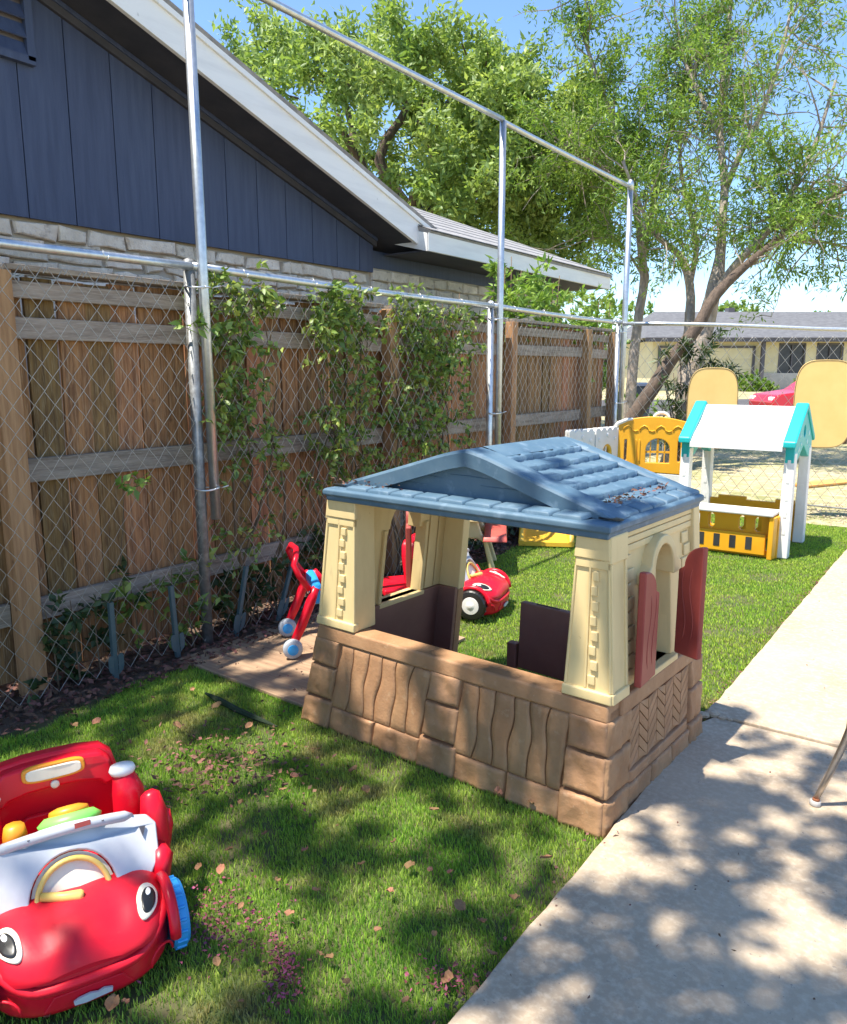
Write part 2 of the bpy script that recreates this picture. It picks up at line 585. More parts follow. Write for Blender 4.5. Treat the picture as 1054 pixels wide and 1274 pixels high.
# dark strip of turf edging
m_ = MB()
pts = [(-2.86, 2.21), (-2.74, 2.195), (-2.6, 2.18), (-2.47, 2.165), (-2.33, 2.16)]
m_.tube([(x, y, .006 + .006 * mnoise.noise(Vector((x * 9, y, 2)))) for x, y in pts], [.006, .016, .014, .013, .004], n=7)
tag(ob('turf_strip', m_, strip_mat), 'dark green curled strip of turf edging on the grass beside the plywood sheet', 'turf strip')

# ------------------------------------------------------------------ wooden fence
wf = thing('wooden_fence', 'tall weathered brown board fence with grey rails behind the chain link', 'fence', (-3.6, 5, 0))
fy0, fy1 = .6, 8.66
pk_meshes = []
for k in range(6):
    m_ = MB()
    g = random.Random(k)
    wk = .134 + .008 * g.random()
    nz = 7
    rows = []
    for j in range(nz):
        z = .04 + (1.93 - .04) * j / (nz - 1)
        a = -wk / 2 + .002 * g.uniform(-1, 1)
        b = wk / 2 + .002 * g.uniform(-1, 1)
        cup = .004 * g.uniform(.2, 1)
        rows.append([(cup, a, z), (0, 0, z), (cup, b, z), (-.018, b, z), (-.018, a, z)])
    m_.grid(5, nz, lambda i, j: rows[j][i], wrap=True)
    m_.add(rows[-1], [(0, 1, 2, 3, 4)])
    m_.add(rows[0], [(4, 3, 2, 1, 0)])
    pk_meshes.append(mesh_of('picket', m_))
y = fy0
while y < fy1 - .1:
    me = random.choice(pk_meshes)
    gap = random.choice((.001, .002, .003, .004, .010, .013))
    o = ob('picket', me, board_brown, wf)
    o.location = (-.045 + random.uniform(-.003, .003), y + .07 - 5, random.uniform(-.015, .01))
    o.rotation_euler = (R(random.uniform(-.35, .35)), R(random.uniform(-.3, .3)), 0)
    y += .142 + gap
posts_y = [-.68, 1.755, 4.52, 6.26, 7.95, 8.62]
rail_spans = [(fy0, 1.70), (1.81, 4.46), (4.58, 6.18), (6.34, 7.88), (8.02, 8.6)]
for (a, b) in rail_spans:
    for (z0, z1, xo) in ((1.645, 1.742, 0), (.99, 1.10, 0), (.325, .43, 0), (1.825, 1.90, .005)):
        m_ = MB()
        tl = random.uniform(-.008, .008)
        m_.hexa([(-.024, 0, z0), (.014 + xo, 0, z0), (.014 + xo, b - a, z0 + tl), (-.024, b - a, z0 + tl)],
                [(-.024, 0, z1), (.014 + xo, 0, z1), (.014 + xo, b - a, z1 + tl), (-.024, b - a, z1 + tl)])
        ob('rail', m_, board_grey, wf, (0, a - 5, 0), bevel=.004)
    m_ = MB().box(-.085, .045, 0, b - a - .004, 1.942, 1.968)
    ob('cap_board', m_, board_grey, wf, (0, a - 5, 0), bevel=.003)
for i, py_ in enumerate(posts_y[1:]):
    tlt = (0, 0, .02, -.045, -.02, 0)[i]
    m_ = MB()
    hw = .052 if i < 2 else .045
    top = 1.935
    m_.hexa([(.02, -hw, -.1), (.105, -hw, -.1), (.105, hw, -.1), (.02, hw, -.1)], [(.02, -hw + tlt, top), (.105, -hw + tlt, top), (.105, hw + tlt, top), (.02, hw + tlt, top)])
    o = ob('post', m_, post_wood, wf, (-.015, py_ - 5, 0), bevel=.005)

# ------------------------------------------------------------------ chain-link fence along the yard
def zig_mesh(nm, hd, col, H, par, rad):
    m_ = MB()
    pts = []
    m = 0
    z = 0.0
    while z < H:
        x = 0 if (m + par) % 2 == 0 else col
        pts.append((.003 * (1 if m % 2 else -1), x, z))
        m += 1
        z += hd / 2
    m_.tube(pts, rad, n=4, cap=False)
    # the knuckled top end
    t = pts[-1]
    s_ = 1 if t[1] == 0 else -1
    m_.tube([t, (0, t[1] + s_ * col * .55, t[2] + hd * .30), (.004, t[1] + s_ * col * .75, t[2] + hd * .42), (.006, t[1] + s_ * col * .95, t[2] + hd * .30), (.004, t[1] + s_ * col * .8, t[2] + hd * .2)], rad, n=4, cap=False)
    return mesh_of('wire', m_, smooth=True, fixn=False)


clf = thing('chain_link_fence', 'galvanised chain-link fence with tall extension poles in front of the wooden fence', 'fence', (-3.43, 5, 0))
FX = -3.43
col, hd = .0475, .122
wA, wB = zig_mesh('wireA', hd, col, 1.93, 0, .0019), zig_mesh('wireB', hd, col, 1.93, 1, .0019)
i = 0
y = 1.15
while y < 8.42:
    o = ob('wire', wA if i % 2 == 0 else wB, wire_mat, clf, (random.uniform(-.003, .003), y - 5 + random.uniform(-.002, .002), .01 + random.uniform(-.003, .003)))
    y += col
    i += 1
PY = [2.70, 5.74, 8.49]
for k, py_ in enumerate([-.35] + PY):
    m_ = MB().tube([(-.02, 0, -.2), (-.02, 0, 2.03)], .030, n=16)
    m_.lathe([(.033, 2.02), (.034, 2.045), (.024, 2.07), (.004, 2.078)], 14, Matrix.Translation((-.02, 0, 0)))
    ob('post', m_, galv_dull if k < 2 else galv, clf, (0, py_ - 5, 0), smooth=True)
    if k == 0:
        continue
    z0 = .70 if k == 1 else .05
    lean = (-.02, .0, 0)[k - 1]
    dy = (.058, .065, .05)[k - 1]
    m_ = MB().tube([(.03, dy, z0), (.03, dy + lean * .5, 2.0), (.03, dy + lean, 3.47)], .027 if k < 3 else .031, n=18)
    if k == 3:
        m_.lathe([(.034, 3.43), (.035, 3.50), (.022, 3.53), (.004, 3.54)], 16, Matrix.Translation((.03, dy, 0)))
    ob('extension_pole', m_, galv, clf, (0, py_ - 5, 0), smooth=True)
    for zt in ((.87, 1.93) if k == 1 else (1.15, 1.93)):
        m_ = MB()
        an = [2 * math.pi * q / 16 for q in range(17)]
        m_.tube([(.005 + .062 * math.cos(a), dy / 2 + .068 * math.sin(a), zt + .004 * math.sin(2 * a)) for a in an], .005, n=6)
        m_.tube([(.05, dy + .03, zt), (.075, dy + .06, zt + .012)], .004, n=6)
        ob('tie_band', m_, tie_mat, clf, (0, py_ - 5, 0), smooth=True)
for (a, b) in ((-.35, 2.70), (2.70, 5.74), (5.74, 8.49)):
    n_ = 8
    m_ = MB().tube([(0, (b - a) * q / n_ , 2.035 - .010 * math.sin(math.pi * q / n_)) for q in range(n_ + 1)], .0215, n=14)
    ob('top_rail', m_, galv, clf, (0.0, a - 5, 0), smooth=True)
    if a > 0 or True:
        m_ = MB().tube([(.03, (b - a) * q / n_, 3.49 - .010 * a / 3 - .006 * math.sin(math.pi * q / n_)) for q in range(n_ + 1)], .0215, n=14)
        ob('upper_rail', m_, galv, clf, (0.0, a + .055 - 5, -.006 * (a > 5)), smooth=True)
    yy = a + .35
    while yy < b:
        m_ = MB().tube([(.024 * math.cos(t_), .004 * t_ - .01, 2.03 + .026 * math.sin(t_)) for t_ in [q * .7 for q in range(10)]], .002, n=5)
        ob('wire_tie', m_, tie_mat, clf, (0, yy - 5, 0), smooth=True)
        yy += .55

# far chain-link fence closing the yard
F0, F1 = Vector((-3.40, 8.50, 0)), Vector((1.2, 10.15, 0))
fd = (F1 - F0)
flen = fd.length
fa = math.atan2(fd.y, fd.x)
ff = thing('chain_link_fence', 'far chain-link fence with single top rail between the yard and the street', 'fence', F0, fa)
col2, hd2 = .065, .17
wC, wD = zig_mesh('wireC', hd2, col2, 1.80, 0, .0026), zig_mesh('wireD', hd2, col2, 1.80, 1, .0026)
i = 0
x = .06
while x < flen - .05:
    o = ob('wire', wC if i % 2 == 0 else wD, wire_mat, ff, (x, 0, 0))
    o.rotation_euler = (0, 0, R(-90))
    x += col2
    i += 1
m_ = MB().tube([(flen * q / 10, 0, 2.02 - .115 * q / 10 * 1.6 + .012 * math.sin(q)) for q in range(11)], .021, n=12)
ob('top_rail', m_, galv, ff, smooth=True)
m_ = MB().tube([(flen * q / 10, 0, .06 + .02 * math.sin(q * 2)) for q in range(11)], .008, n=8)
ob('tension_wire', m_, galv_dull, ff, smooth=True)
m_ = MB().tube([(flen, 0, -.1), (flen, 0, 1.95)], .03, n=12)
ob('post', m_, galv, ff, smooth=True)

# stakes standing against the mesh
for i, (x, y, ln) in enumerate(((-3.385, 2.08, .0), (-3.40, 2.46, .02), (-3.40, 2.86, -.10), (-3.41, 3.20, -.16))):
    st = thing('fence_stake', ('upright blue-grey steel stake with anchor fins next to the wooden post', 'blue-grey steel stake with anchor fins halfway between wooden post and tall near pole', 'tilted blue-grey steel stake just past the tall near pole', 'most tilted blue-grey steel stake beside the push walker')[i], 'stake', (x, y, -.01), R(90), 'anchor stakes along the chain link')
    m_ = MB()
    for (a, b, c, d) in ((-.012, -.009, -.01, .012), (.009, .012, -.01, .012), (-.009, .009, -.010, -.006)):
        m_.hexa([(a, c, 0), (b, c, 0), (b, d, 0), (a, d, 0)], [(a - ln, c, .40), (b - ln, c, .40), (b - ln, d, .40), (a - ln, d, .40)])
    ob('shaft', m_, stake_mat, st, bevel=.001)
    for s_ in (-1, 1):
        m_ = MB().plate([[(s_ * a, b) for a, b in ((.012, .03), (.036, .05), (.042, .07), (.042, .12), (.034, .135), (.012, .13))]], lambda u, v, d: (u - ln * v / .4, -.013 + d, v), -.0015, .0015)
        ob('anchor_fin', m_, stake_mat, st)

# ------------------------------------------------------------------ neighbouring house
HX = -5.0
hs = thing('house', 'neighbouring house with dark blue gable siding, white trim and limestone base', 'house', (HX, 6, 0))


def hp(name, m_, mat, **k):
    return ob(name, m_, mat, hs, **k)


def L_(x, y, z):        # world -> house local
    return (x - HX, y - 6, z)


PITCHR = .325


def rake_z(y):          # top edge of the rake board
    return 3.85 - PITCHR * (y - 3.49)


RY = -1.2              # ridge
# walls behind (mass of the house)
m_ = MB()
m_.add([L_(HX - .06, -8, 0), L_(HX - .06, 6.08, 0), L_(-14, 6.08, 0), L_(-14, -8, 0), L_(HX - .06, -8, 2.5), L_(HX - .06, 6.08, 2.5), L_(-14, 6.08, 2.5), L_(-14, -8, 2.5)],
       [(0, 1, 5, 4), (1, 2, 6, 5), (2, 3, 7, 6), (3, 0, 4, 7)])
hp('wall', m_, mortar)
# siding panels between grooves
edges_y = [2.40 + .318 * k - (.318 * 3) for k in range(15)]
edges_y = [e for e in edges_y if e < 6.02] + [6.10]
SB = 2.445
for a, b in zip([-8 + .0] + edges_y[:-1], edges_y):
    m_ = MB()
    z0 = SB
    ta, tb = rake_z(a if a > RY else 2 * RY - a) - .17, rake_z(b if b > RY else 2 * RY - b) - .17
    if a == -8:
        loop = [(a, z0), (b, z0), (b, tb), (RY, rake_z(RY) - .17), (a, ta)]
        if b < RY:
            loop = [(a, z0), (b, z0), (b, tb), (a, ta)]
    else:
        loop = [(a + .003, z0), (b - .003, z0), (b - .003, tb), (a + .003, ta)]
    m_.plate([loop], lambda u, v, d: L_(HX + d, u, v), -.02, 0)
    hp('siding_panel', m_, siding_mat, bevel=.002)
m_ = MB().plate([[(-8, SB + .01), (6.09, SB + .01), (6.09, rake_z(6.09) - .2), (RY, rake_z(RY) - .2), (-8, rake_z(2 * RY + 8) - .2)]], lambda u, v, d: L_(HX - .012 + d, u, v), -.03, 0)
hp('gable_backing', m_, trim_dark)
# gable moulding under the soffit
m_ = MB()
m_.hexa([L_(HX - .01, RY, rake_z(RY) - .31), L_(HX + .03, RY, rake_z(RY) - .31), L_(HX + .03, 6.12, rake_z(6.12) - .31), L_(HX - .01, 6.12, rake_z(6.12) - .31)],
        [L_(HX - .01, RY, rake_z(RY) - .235), L_(HX + .03, RY, rake_z(RY) - .235), L_(HX + .03, 6.12, rake_z(6.12) - .235), L_(HX - .01, 6.12, rake_z(6.12) - .235)])
hp('frieze_board', m_, soffit_mat, bevel=.004)
m_ = MB()
m_.hexa([L_(HX - .01, RY, rake_z(RY) - .262), L_(HX + .045, RY, rake_z(RY) - .262), L_(HX + .045, 6.12, rake_z(6.12) - .262), L_(HX - .01, 6.12, rake_z(6.12) - .262)],
        [L_(HX - .01, RY, rake_z(RY) - .232), L_(HX + .045, RY, rake_z(RY) - .232), L_(HX + .045, 6.12, rake_z(6.12) - .232), L_(HX - .01, 6.12, rake_z(6.12) - .232)])
hp('moulding', m_, siding_mat, bevel=.004)
# soffit
m_ = MB()
m_.hexa([L_(HX - .2, RY, rake_z(RY) - .23), L_(-4.62, RY, rake_z(RY) - .23), L_(-4.62, 6.5, rake_z(6.5) - .23), L_(HX - .2, 6.5, rake_z(6.5) - .23)],
        [L_(HX - .2, RY, rake_z(RY) - .20), L_(-4.62, RY, rake_z(RY) - .20), L_(-4.62, 6.5, rake_z(6.5) - .20), L_(HX - .2, 6.5, rake_z(6.5) - .20)])
hp('soffit', m_, soffit_mat)
# rake board with crown strip
for (x0, x1, t0, t1, nm) in ((-4.622, -4.585, -.255, -.012, 'rake_board'), (-4.60, -4.565, -.055, -.004, 'crown_strip')):
    for (ya, yb) in ((RY, 6.62),):
        m_ = MB()
        m_.hexa([L_(x0, ya, rake_z(ya) + t0), L_(x1, ya, rake_z(ya) + t0), L_(x1, yb - (.18 if nm == 'rake_board' else 0), rake_z(yb) + t0 + (.06 if nm == 'rake_board' else 0)), L_(x0, yb - (.18 if nm == 'rake_board' else 0), rake_z(yb) + t0 + (.06 if nm == 'rake_board' else 0))],
                [L_(x0, ya, rake_z(ya) + t1), L_(x1, ya, rake_z(ya) + t1), L_(x1, yb, rake_z(yb) + t1), L_(x0, yb, rake_z(yb) + t1)])
        hp(nm, m_, white_paint, bevel=.003)
# main roof planes
m_ = MB()
for sgn in (1,):
    m_.hexa([L_(-14, RY, rake_z(RY) - .03), L_(-4.57, RY, rake_z(RY) - .03), L_(-4.57, 6.70, rake_z(6.70) - .03), L_(-14, 6.70, rake_z(6.70) - .03)],
            [L_(-14, RY, rake_z(RY) + .012), L_(-4.555, RY, rake_z(RY) + .012), L_(-4.555, 6.70, rake_z(6.70) + .012), L_(-14, 6.70, rake_z(6.70) + .012)])
zb = rake_z(2 * RY + 9)
m_.hexa([L_(-14, -9, zb - .03), L_(-4.57, -9, zb - .03), L_(-4.57, RY, rake_z(RY) - .03), L_(-14, RY, rake_z(RY) - .03)],
        [L_(-14, -9, zb + .012), L_(-4.555, -9, zb + .012), L_(-4.555, RY, rake_z(RY) + .012), L_(-14, RY, rake_z(RY) + .012)])
roof_o = hp('roof', m_, shingle_mat)
# lower roof past the gable
EX, EZ = -4.45, 2.80
m_ = MB()
m_.hexa([L_(EX - .02, 6.28, EZ - .03), L_(EX + .02, 10.6, EZ - .03), L_(-7.2, 8.6, EZ + 1.04), L_(-7.2, 6.28, EZ + 1.04)][::1],
        [L_(EX + .02, 6.26, EZ), L_(EX + .02, 10.62, EZ), L_(-7.2, 8.6, EZ + 1.08), L_(-7.2, 6.26, EZ + 1.08)])
m_.add([L_(EX + .02, 10.62, EZ), L_(-9, 10.62, EZ), L_(-7.2, 8.6, EZ + 1.08)], [(0, 1, 2)])
hp('lower_roof', m_, shingle_mat)
# courses of shingles on the lower roof
for k in range(9):
    t = k / 9
    x0, x1 = EX + .03 - 2.7 * t, EX + .03 - 2.7 * (t + .135)
    z0, z1 = EZ + 1.08 * t + .012, EZ + 1.08 * (t + .135) + .004
    yb = 10.6 - 2.0 * t
    m_ = MB().hexa([L_(x0, 6.27, z0 - .008), L_(x0, yb, z0 - .008), L_(x1, yb - .2, z1 - .004), L_(x1, 6.27, z1 - .004)],
                   [L_(x0, 6.27, z0), L_(x0, yb, z0), L_(x1, yb - .2, z1), L_(x1, 6.27, z1)])
    hp('shingle_course', m_, shingle_mat)
m_ = MB().hexa([L_(EX - .03, 6.28, 2.62), L_(EX, 6.25, 2.62), L_(EX, 10.6, 2.62), L_(EX - .03, 10.6, 2.62)], [L_(EX - .03, 6.28, 2.785), L_(EX, 6.25, 2.785), L_(EX, 10.6, 2.785), L_(EX - .03, 10.6, 2.785)])
hp('fascia', m_, white_paint, bevel=.003)
m_ = MB().hexa([L_(EX - .031, 6.27, 2.62), L_(EX - .031, 6.30, 2.62), L_(HX - .05, 6.30, 2.76), L_(HX - .05, 6.27, 2.76)], [L_(EX - .031, 6.27, 2.785), L_(EX - .031, 6.30, 2.785), L_(HX - .05, 6.30, 2.93), L_(HX - .05, 6.27, 2.93)])
hp('end_fascia', m_, white_paint, bevel=.003)
m_ = MB().box(HX - .02 - HX, EX - .03 - HX, .3, 4.55, 2.625, 2.64)
hp('lower_soffit', m_, soffit_mat)
m_ = MB().box(HX + .0 - HX, HX + .22 - HX, .06, .20, 2.83, 2.93)
hp('outlook_block', m_, white_paint, bevel=.004)
# wall under the lower roof
m_ = MB().box(-.30, -.06, .08, 4.3, 0, 2.66)
hp('wall', m_, mortar)
m_ = MB().box(-.06, -.045, .10, 4.3, 2.50, 2.66)
hp('siding_panel', m_, siding_mat)
# limestone blocks
def stone(y0, y1, z0, z1, xf, seed):
    m_ = MB()
    g = random.Random(seed)
    jit = [(g.uniform(-.02, .02), g.uniform(-.016, .016)) for _ in range(4)]
    loop = [(y0 + jit[0][0], z0 + jit[0][1]), ((y0 + y1) / 2, z0 + g.uniform(-.008, .008)), (y1 + jit[1][0], z0 + jit[1][1]), (y1 + jit[2][0], z1 + jit[2][1]), ((y0 + y1) / 2, z1 + g.uniform(-.008, .008)), (y0 + jit[3][0], z1 + jit[3][1])]
    cy_, cz_ = (y0 + y1) / 2, (z0 + z1) / 2
    d = g.uniform(.022, .045)
    rings = [(1.0, -.03), (1.0, d * .35), (.93, d * .8), (.78, d)]
    vs = []
    for (s_, dd) in rings:
        for (a, b) in loop:
            vs.append(L_(xf + dd, cy_ + (a - cy_) * s_, cz_ + (b - cz_) * s_))
    n_ = 6
    fs = []
    for r_ in range(3):
        for k in range(n_):
            k2 = (k + 1) % n_
            fs.append((r_ * n_ + k, r_ * n_ + k2, (r_ + 1) * n_ + k2, (r_ + 1) * n_ + k))
    fs.append(tuple(3 * n_ + k for k in range(n_)))
    m_.add(vs, fs)
    hp('stone', m_, stone_mat)


sd = 0
z = SB - .012
rowh = [.105, .13, .10, .14, .12, .15]
for rh in rowh:
    y = 2.1 + random.uniform(0, .2)
    while y < 6.08:
        w_ = random.choice((.10, .14, .19, .24, .31, .40))
        y2 = min(y + w_, 6.09)
        hh = rh
        if y2 - y > .06:
            if random.random() < .38 and rh > .11:
                stone(y + .006, y2 - .006, z - rh + .006, z - rh * .52, HX - .05, sd)
                stone(y + .006, y2 - .006, z - rh * .45, z - .006, HX - .05, sd + 1)
                sd += 2
            else:
                stone(y + .006, y2 - .006, z - rh + .006, z - .006, HX - .05, sd)
                sd += 1
        y = y2
    z -= rh
z = 2.49
for rh in (.115, .13, .12, .135, .15, .12):
    y = 6.12
    while y < 9.9:
        w_ = random.uniform(.16, .36)
        stone(y + .006, y + w_ - .006, z - rh + .006, z - .006, HX - .06, sd)
        sd += 1
        y += w_
    z -= rh
# louvred gable vent
m_ = MB()
VY0, VY1, VZ0, VZ1 = 1.75, 2.82, 3.36, 4.35
for (a, b, c, d) in ((VY0, VY0 + .05, VZ0, VZ1), (VY1 - .05, VY1, VZ0, VZ1), (VY0, VY1, VZ0 - .02, VZ0 + .03), (VY0, VY1, VZ1 - .05, VZ1)):
    m_.add(*(lambda B: (B.v, B.f))(MB().box(0, .045, a - 6, b - 6, c, d)))
vent = hp('gable_vent', m_, siding_mat, bevel=.003)
m_ = MB().box(.001, .004, VY0 + .04 - 6, VY1 - .04 - 6, VZ0, VZ1)
ob('vent_backing', m_, trim_dark, vent)
for k in range(9):
    z = VZ0 + .05 + .105 * k
    m_ = MB().hexa([(.04, VY0 + .05 - 6, z - .035), (.046, VY0 + .05 - 6, z - .03), (.046, VY1 - .05 - 6, z - .03), (.04, VY1 - .05 - 6, z - .035)],
                   [(.004, VY0 + .05 - 6, z + .05), (.010, VY0 + .05 - 6, z + .055), (.010, VY1 - .05 - 6, z + .055), (.004, VY1 - .05 - 6, z + .05)])
    ob('louvre', m_, siding_mat, vent)

# ------------------------------------------------------------------ playhouse
ph = thing('playhouse', 'plastic playhouse with blue roof, cream pillars and brown stone-look base beside the walk', 'playhouse', PH_C, PH_T)
ZS = .43


def XL(z):
    return -(.72 - .075 * z / ZS) if z <= ZS else -(.645 - .068 * (z - ZS) / .55)


def XR(z):
    return (.722 - .012 * z / ZS) if z <= ZS else (.710 - .034 * (z - ZS) / .55)


def YF(z):
    return -(.48 - .038 * z / ZS) if z <= ZS else -(.442 - .012 * (z - ZS) / .55)


def YB(z):
    return (.405 - .03 * z / ZS) if z <= ZS else (.375 - .01 * (z - ZS) / .55)


def FS(u, z, d):        # front face, u = -1 .. 1
    return (XL(z) + (XR(z) - XL(z)) * (u + 1) / 2, YF(z) - d, z)


def RS(u, z, d):        # right face
    return (XR(z) + d, YF(z) + (YB(z) - YF(z)) * (u + 1) / 2, z)


def LS(u, z, d):
    return (XL(z) - d, YF(z) + (YB(z) - YF(z)) * (u + 1) / 2, z)


def BS(u, z, d):
    return (XL(z) + (XR(z) - XL(z)) * (u + 1) / 2, YB(z) + d, z)


def slab_on(S, u0, u1, z0, z1, d0, d1, nz=2):
    """a slab that follows surface S"""
    m_ = MB()
    lo = [S(u0, z0, d0), S(u1, z0, d0), S(u1, z0, d1), S(u0, z0, d1)]
    hi = [S(u0, z1, d0), S(u1, z1, d0), S(u1, z1, d1), S(u0, z1, d1)]
    return m_.hexa(lo, hi)


def xu(x, z=.2):        # x on the front -> u
    return (x - XL(z)) / (XR(z) - XL(z)) * 2 - 1


def yu(y, z=.2):
    return (y - YF(z)) / (YB(z) - YF(z)) * 2 - 1


# cores of the lower walls
ob('front_wall', slab_on(FS, -1, 1, -.02, .40, -.07, -.006), brown, ph)
ob('side_wall', slab_on(RS, -.86, 1, -.02, .40, -.06, -.006), brown, ph)
ob('side_wall', slab_on(LS, -.86, 1, -.02, .42, -.05, 0), brown, ph)
ob('back_wall', slab_on(BS, -1, -.74, -.02, .44, -.05, 0), brown, ph, bevel=.006)
ob('back_wall', slab_on(BS, .55, 1, -.02, .44, -.05, 0), brown, ph, bevel=.006)
ob('threshold', slab_on(BS, -.74, .55, -.02, .085, -.09, -.01), brown, ph, bevel=.006)
# dark liners inside
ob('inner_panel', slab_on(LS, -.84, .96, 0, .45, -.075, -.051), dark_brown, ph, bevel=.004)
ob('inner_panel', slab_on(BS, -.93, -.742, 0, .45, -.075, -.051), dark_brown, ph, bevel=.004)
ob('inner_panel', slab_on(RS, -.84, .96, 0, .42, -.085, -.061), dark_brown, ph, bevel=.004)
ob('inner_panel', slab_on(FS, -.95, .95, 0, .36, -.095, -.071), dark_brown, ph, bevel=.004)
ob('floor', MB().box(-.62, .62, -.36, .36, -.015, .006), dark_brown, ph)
# stone-look corner and middle columns
sid = 10
for (xa, xb) in ((-.735, -.535), (-.045, .115), (.565, .745)):
    for (z0, z1, gx) in ((.258, .372, .006), (.112, .250, 0.0), (-.02, .104, -.008)):
        ua = lambda z, xa=xa, gx=gx: xu(xa + gx + (.012 if xa < -.7 and False else 0), .2) if xa > -.7 else -1.0 - .004
        ub = lambda z, xb=xb, gx=gx: xu(xb - gx, .2) if xb < .7 else 1.004
        m_ = MB().relief(FS, ua, ub, z0, z1, .017 if gx >= 0 else .021, .010, nu=13, nv=11, seed=sid, rnd=.05)
        sid += 1
        ob('stone_block', m_, brown, ph, smooth=True)
# base course
for (a, b) in ((-.53, -.29), (-.285, -.05), (.118, .34), (.345, .562)):
    m_ = MB().relief(FS, xu(a), xu(b), -.02, .088 + random.uniform(-.006, .006), .014, .009, nu=13, nv=9, seed=sid, rnd=.05)
    sid += 1
    ob('stone_block', m_, brown, ph, smooth=True)
# wavy planks
def wavy(x, sd_):
    return lambda z: xu(x + .007 * math.sin(z * 17 + sd_ * 2.1) + .004 * math.sin(z * 37 + sd_), .2)


for (a, b, n_) in ((-.532, -.045, 6), (.112, .566, 6)):
    ed = [a + (b - a) * (k + (0 if k in (0, n_) else random.uniform(-.12, .12))) / n_ for k in range(n_ + 1)]
    for k in range(n_):
        f0 = wavy(ed[k] + .0015, k + a * 9)
        f1 = wavy(ed[k + 1] - .0015, k + 1 + a * 9)
        m_ = MB().relief(FS, f0, f1, .082, .368, .009, .0016, nu=5, nv=14, seed=sid, rnd=.035)
        sid += 1
        ob('plank', m_, brown, ph, smooth=True)
# sill rail right round
def sill(S, u0, u1, d, zt=.43, zb_=.366):
    return ob('sill_rail', slab_on(S, u0, u1, zb_, zt, -.085, d), brown, ph, bevel=.010, seg=3)


sill(FS, -1.0, 1.0, .014)
sill(RS, -.83, 1.0, .012)
ob('sill_rail', slab_on(LS, -.83, .98, .366, .43, -.05, .012), brown, ph, bevel=.010, seg=3)
# right side: corner columns, herringbone, base stones
for (ya, yb) in ((-.50, -.30), (.26, .46)):
    for (z0, z1) in ((.258, .372), (.112, .250), (-.02, .104)):
        m_ = MB().relief(RS, yu(ya) if ya > -.45 else -1.03, yu(yb) if yb < .44 else 1.01, z0, z1, .012 if z0 > 0 else .016, .009, nu=11, nv=11, seed=sid, rnd=.05)
        sid += 1
        ob('stone_block', m_, brown, ph, smooth=True)
for (a, b) in ((-.295, -.11), (-.105, .08), (.085, .255)):
    m_ = MB().relief(RS, yu(a), yu(b), -.02, .09, .012, .008, nu=11, nv=9, seed=sid, rnd=.05)
    sid += 1
    ob('stone_block', m_, brown, ph, smooth=True)
m_ = MB().relief(RS, yu(-.295), yu(.255), .095, .135, .009, .001, seed=sid)
ob('course_band', m_, brown, ph, smooth=True)
ncol, cw = 7, .078
bh = .044
for c_ in range(ncol):
    ya_ = -.292 + cw * c_
    yb_ = ya_ + cw - .004
    sg = 1 if c_ % 2 == 0 else -1
    for r_ in range(-2, 7):
        zb_ = .138 + bh * r_ + (0 if sg > 0 else .065)
        q = [(ya_, zb_), (yb_, zb_ + sg * .065), (yb_, zb_ + sg * .065 + bh - .005), (ya_, zb_ + bh - .005)]
        q = [(min(.252, u_), min(.364, max(.139, v_))) for u_, v_ in q]
        ar = abs(sum(q[k][0] * q[(k + 1) % 4][1] - q[(k + 1) % 4][0] * q[k][1] for k in range(4))) / 2
        if ar > .0006:
            m_ = MB().plate([q], lambda u, v, d: RS(yu(u, v), v, d), -.006, .004)
            ob('brick', m_, brown, ph, bevel=.0015)

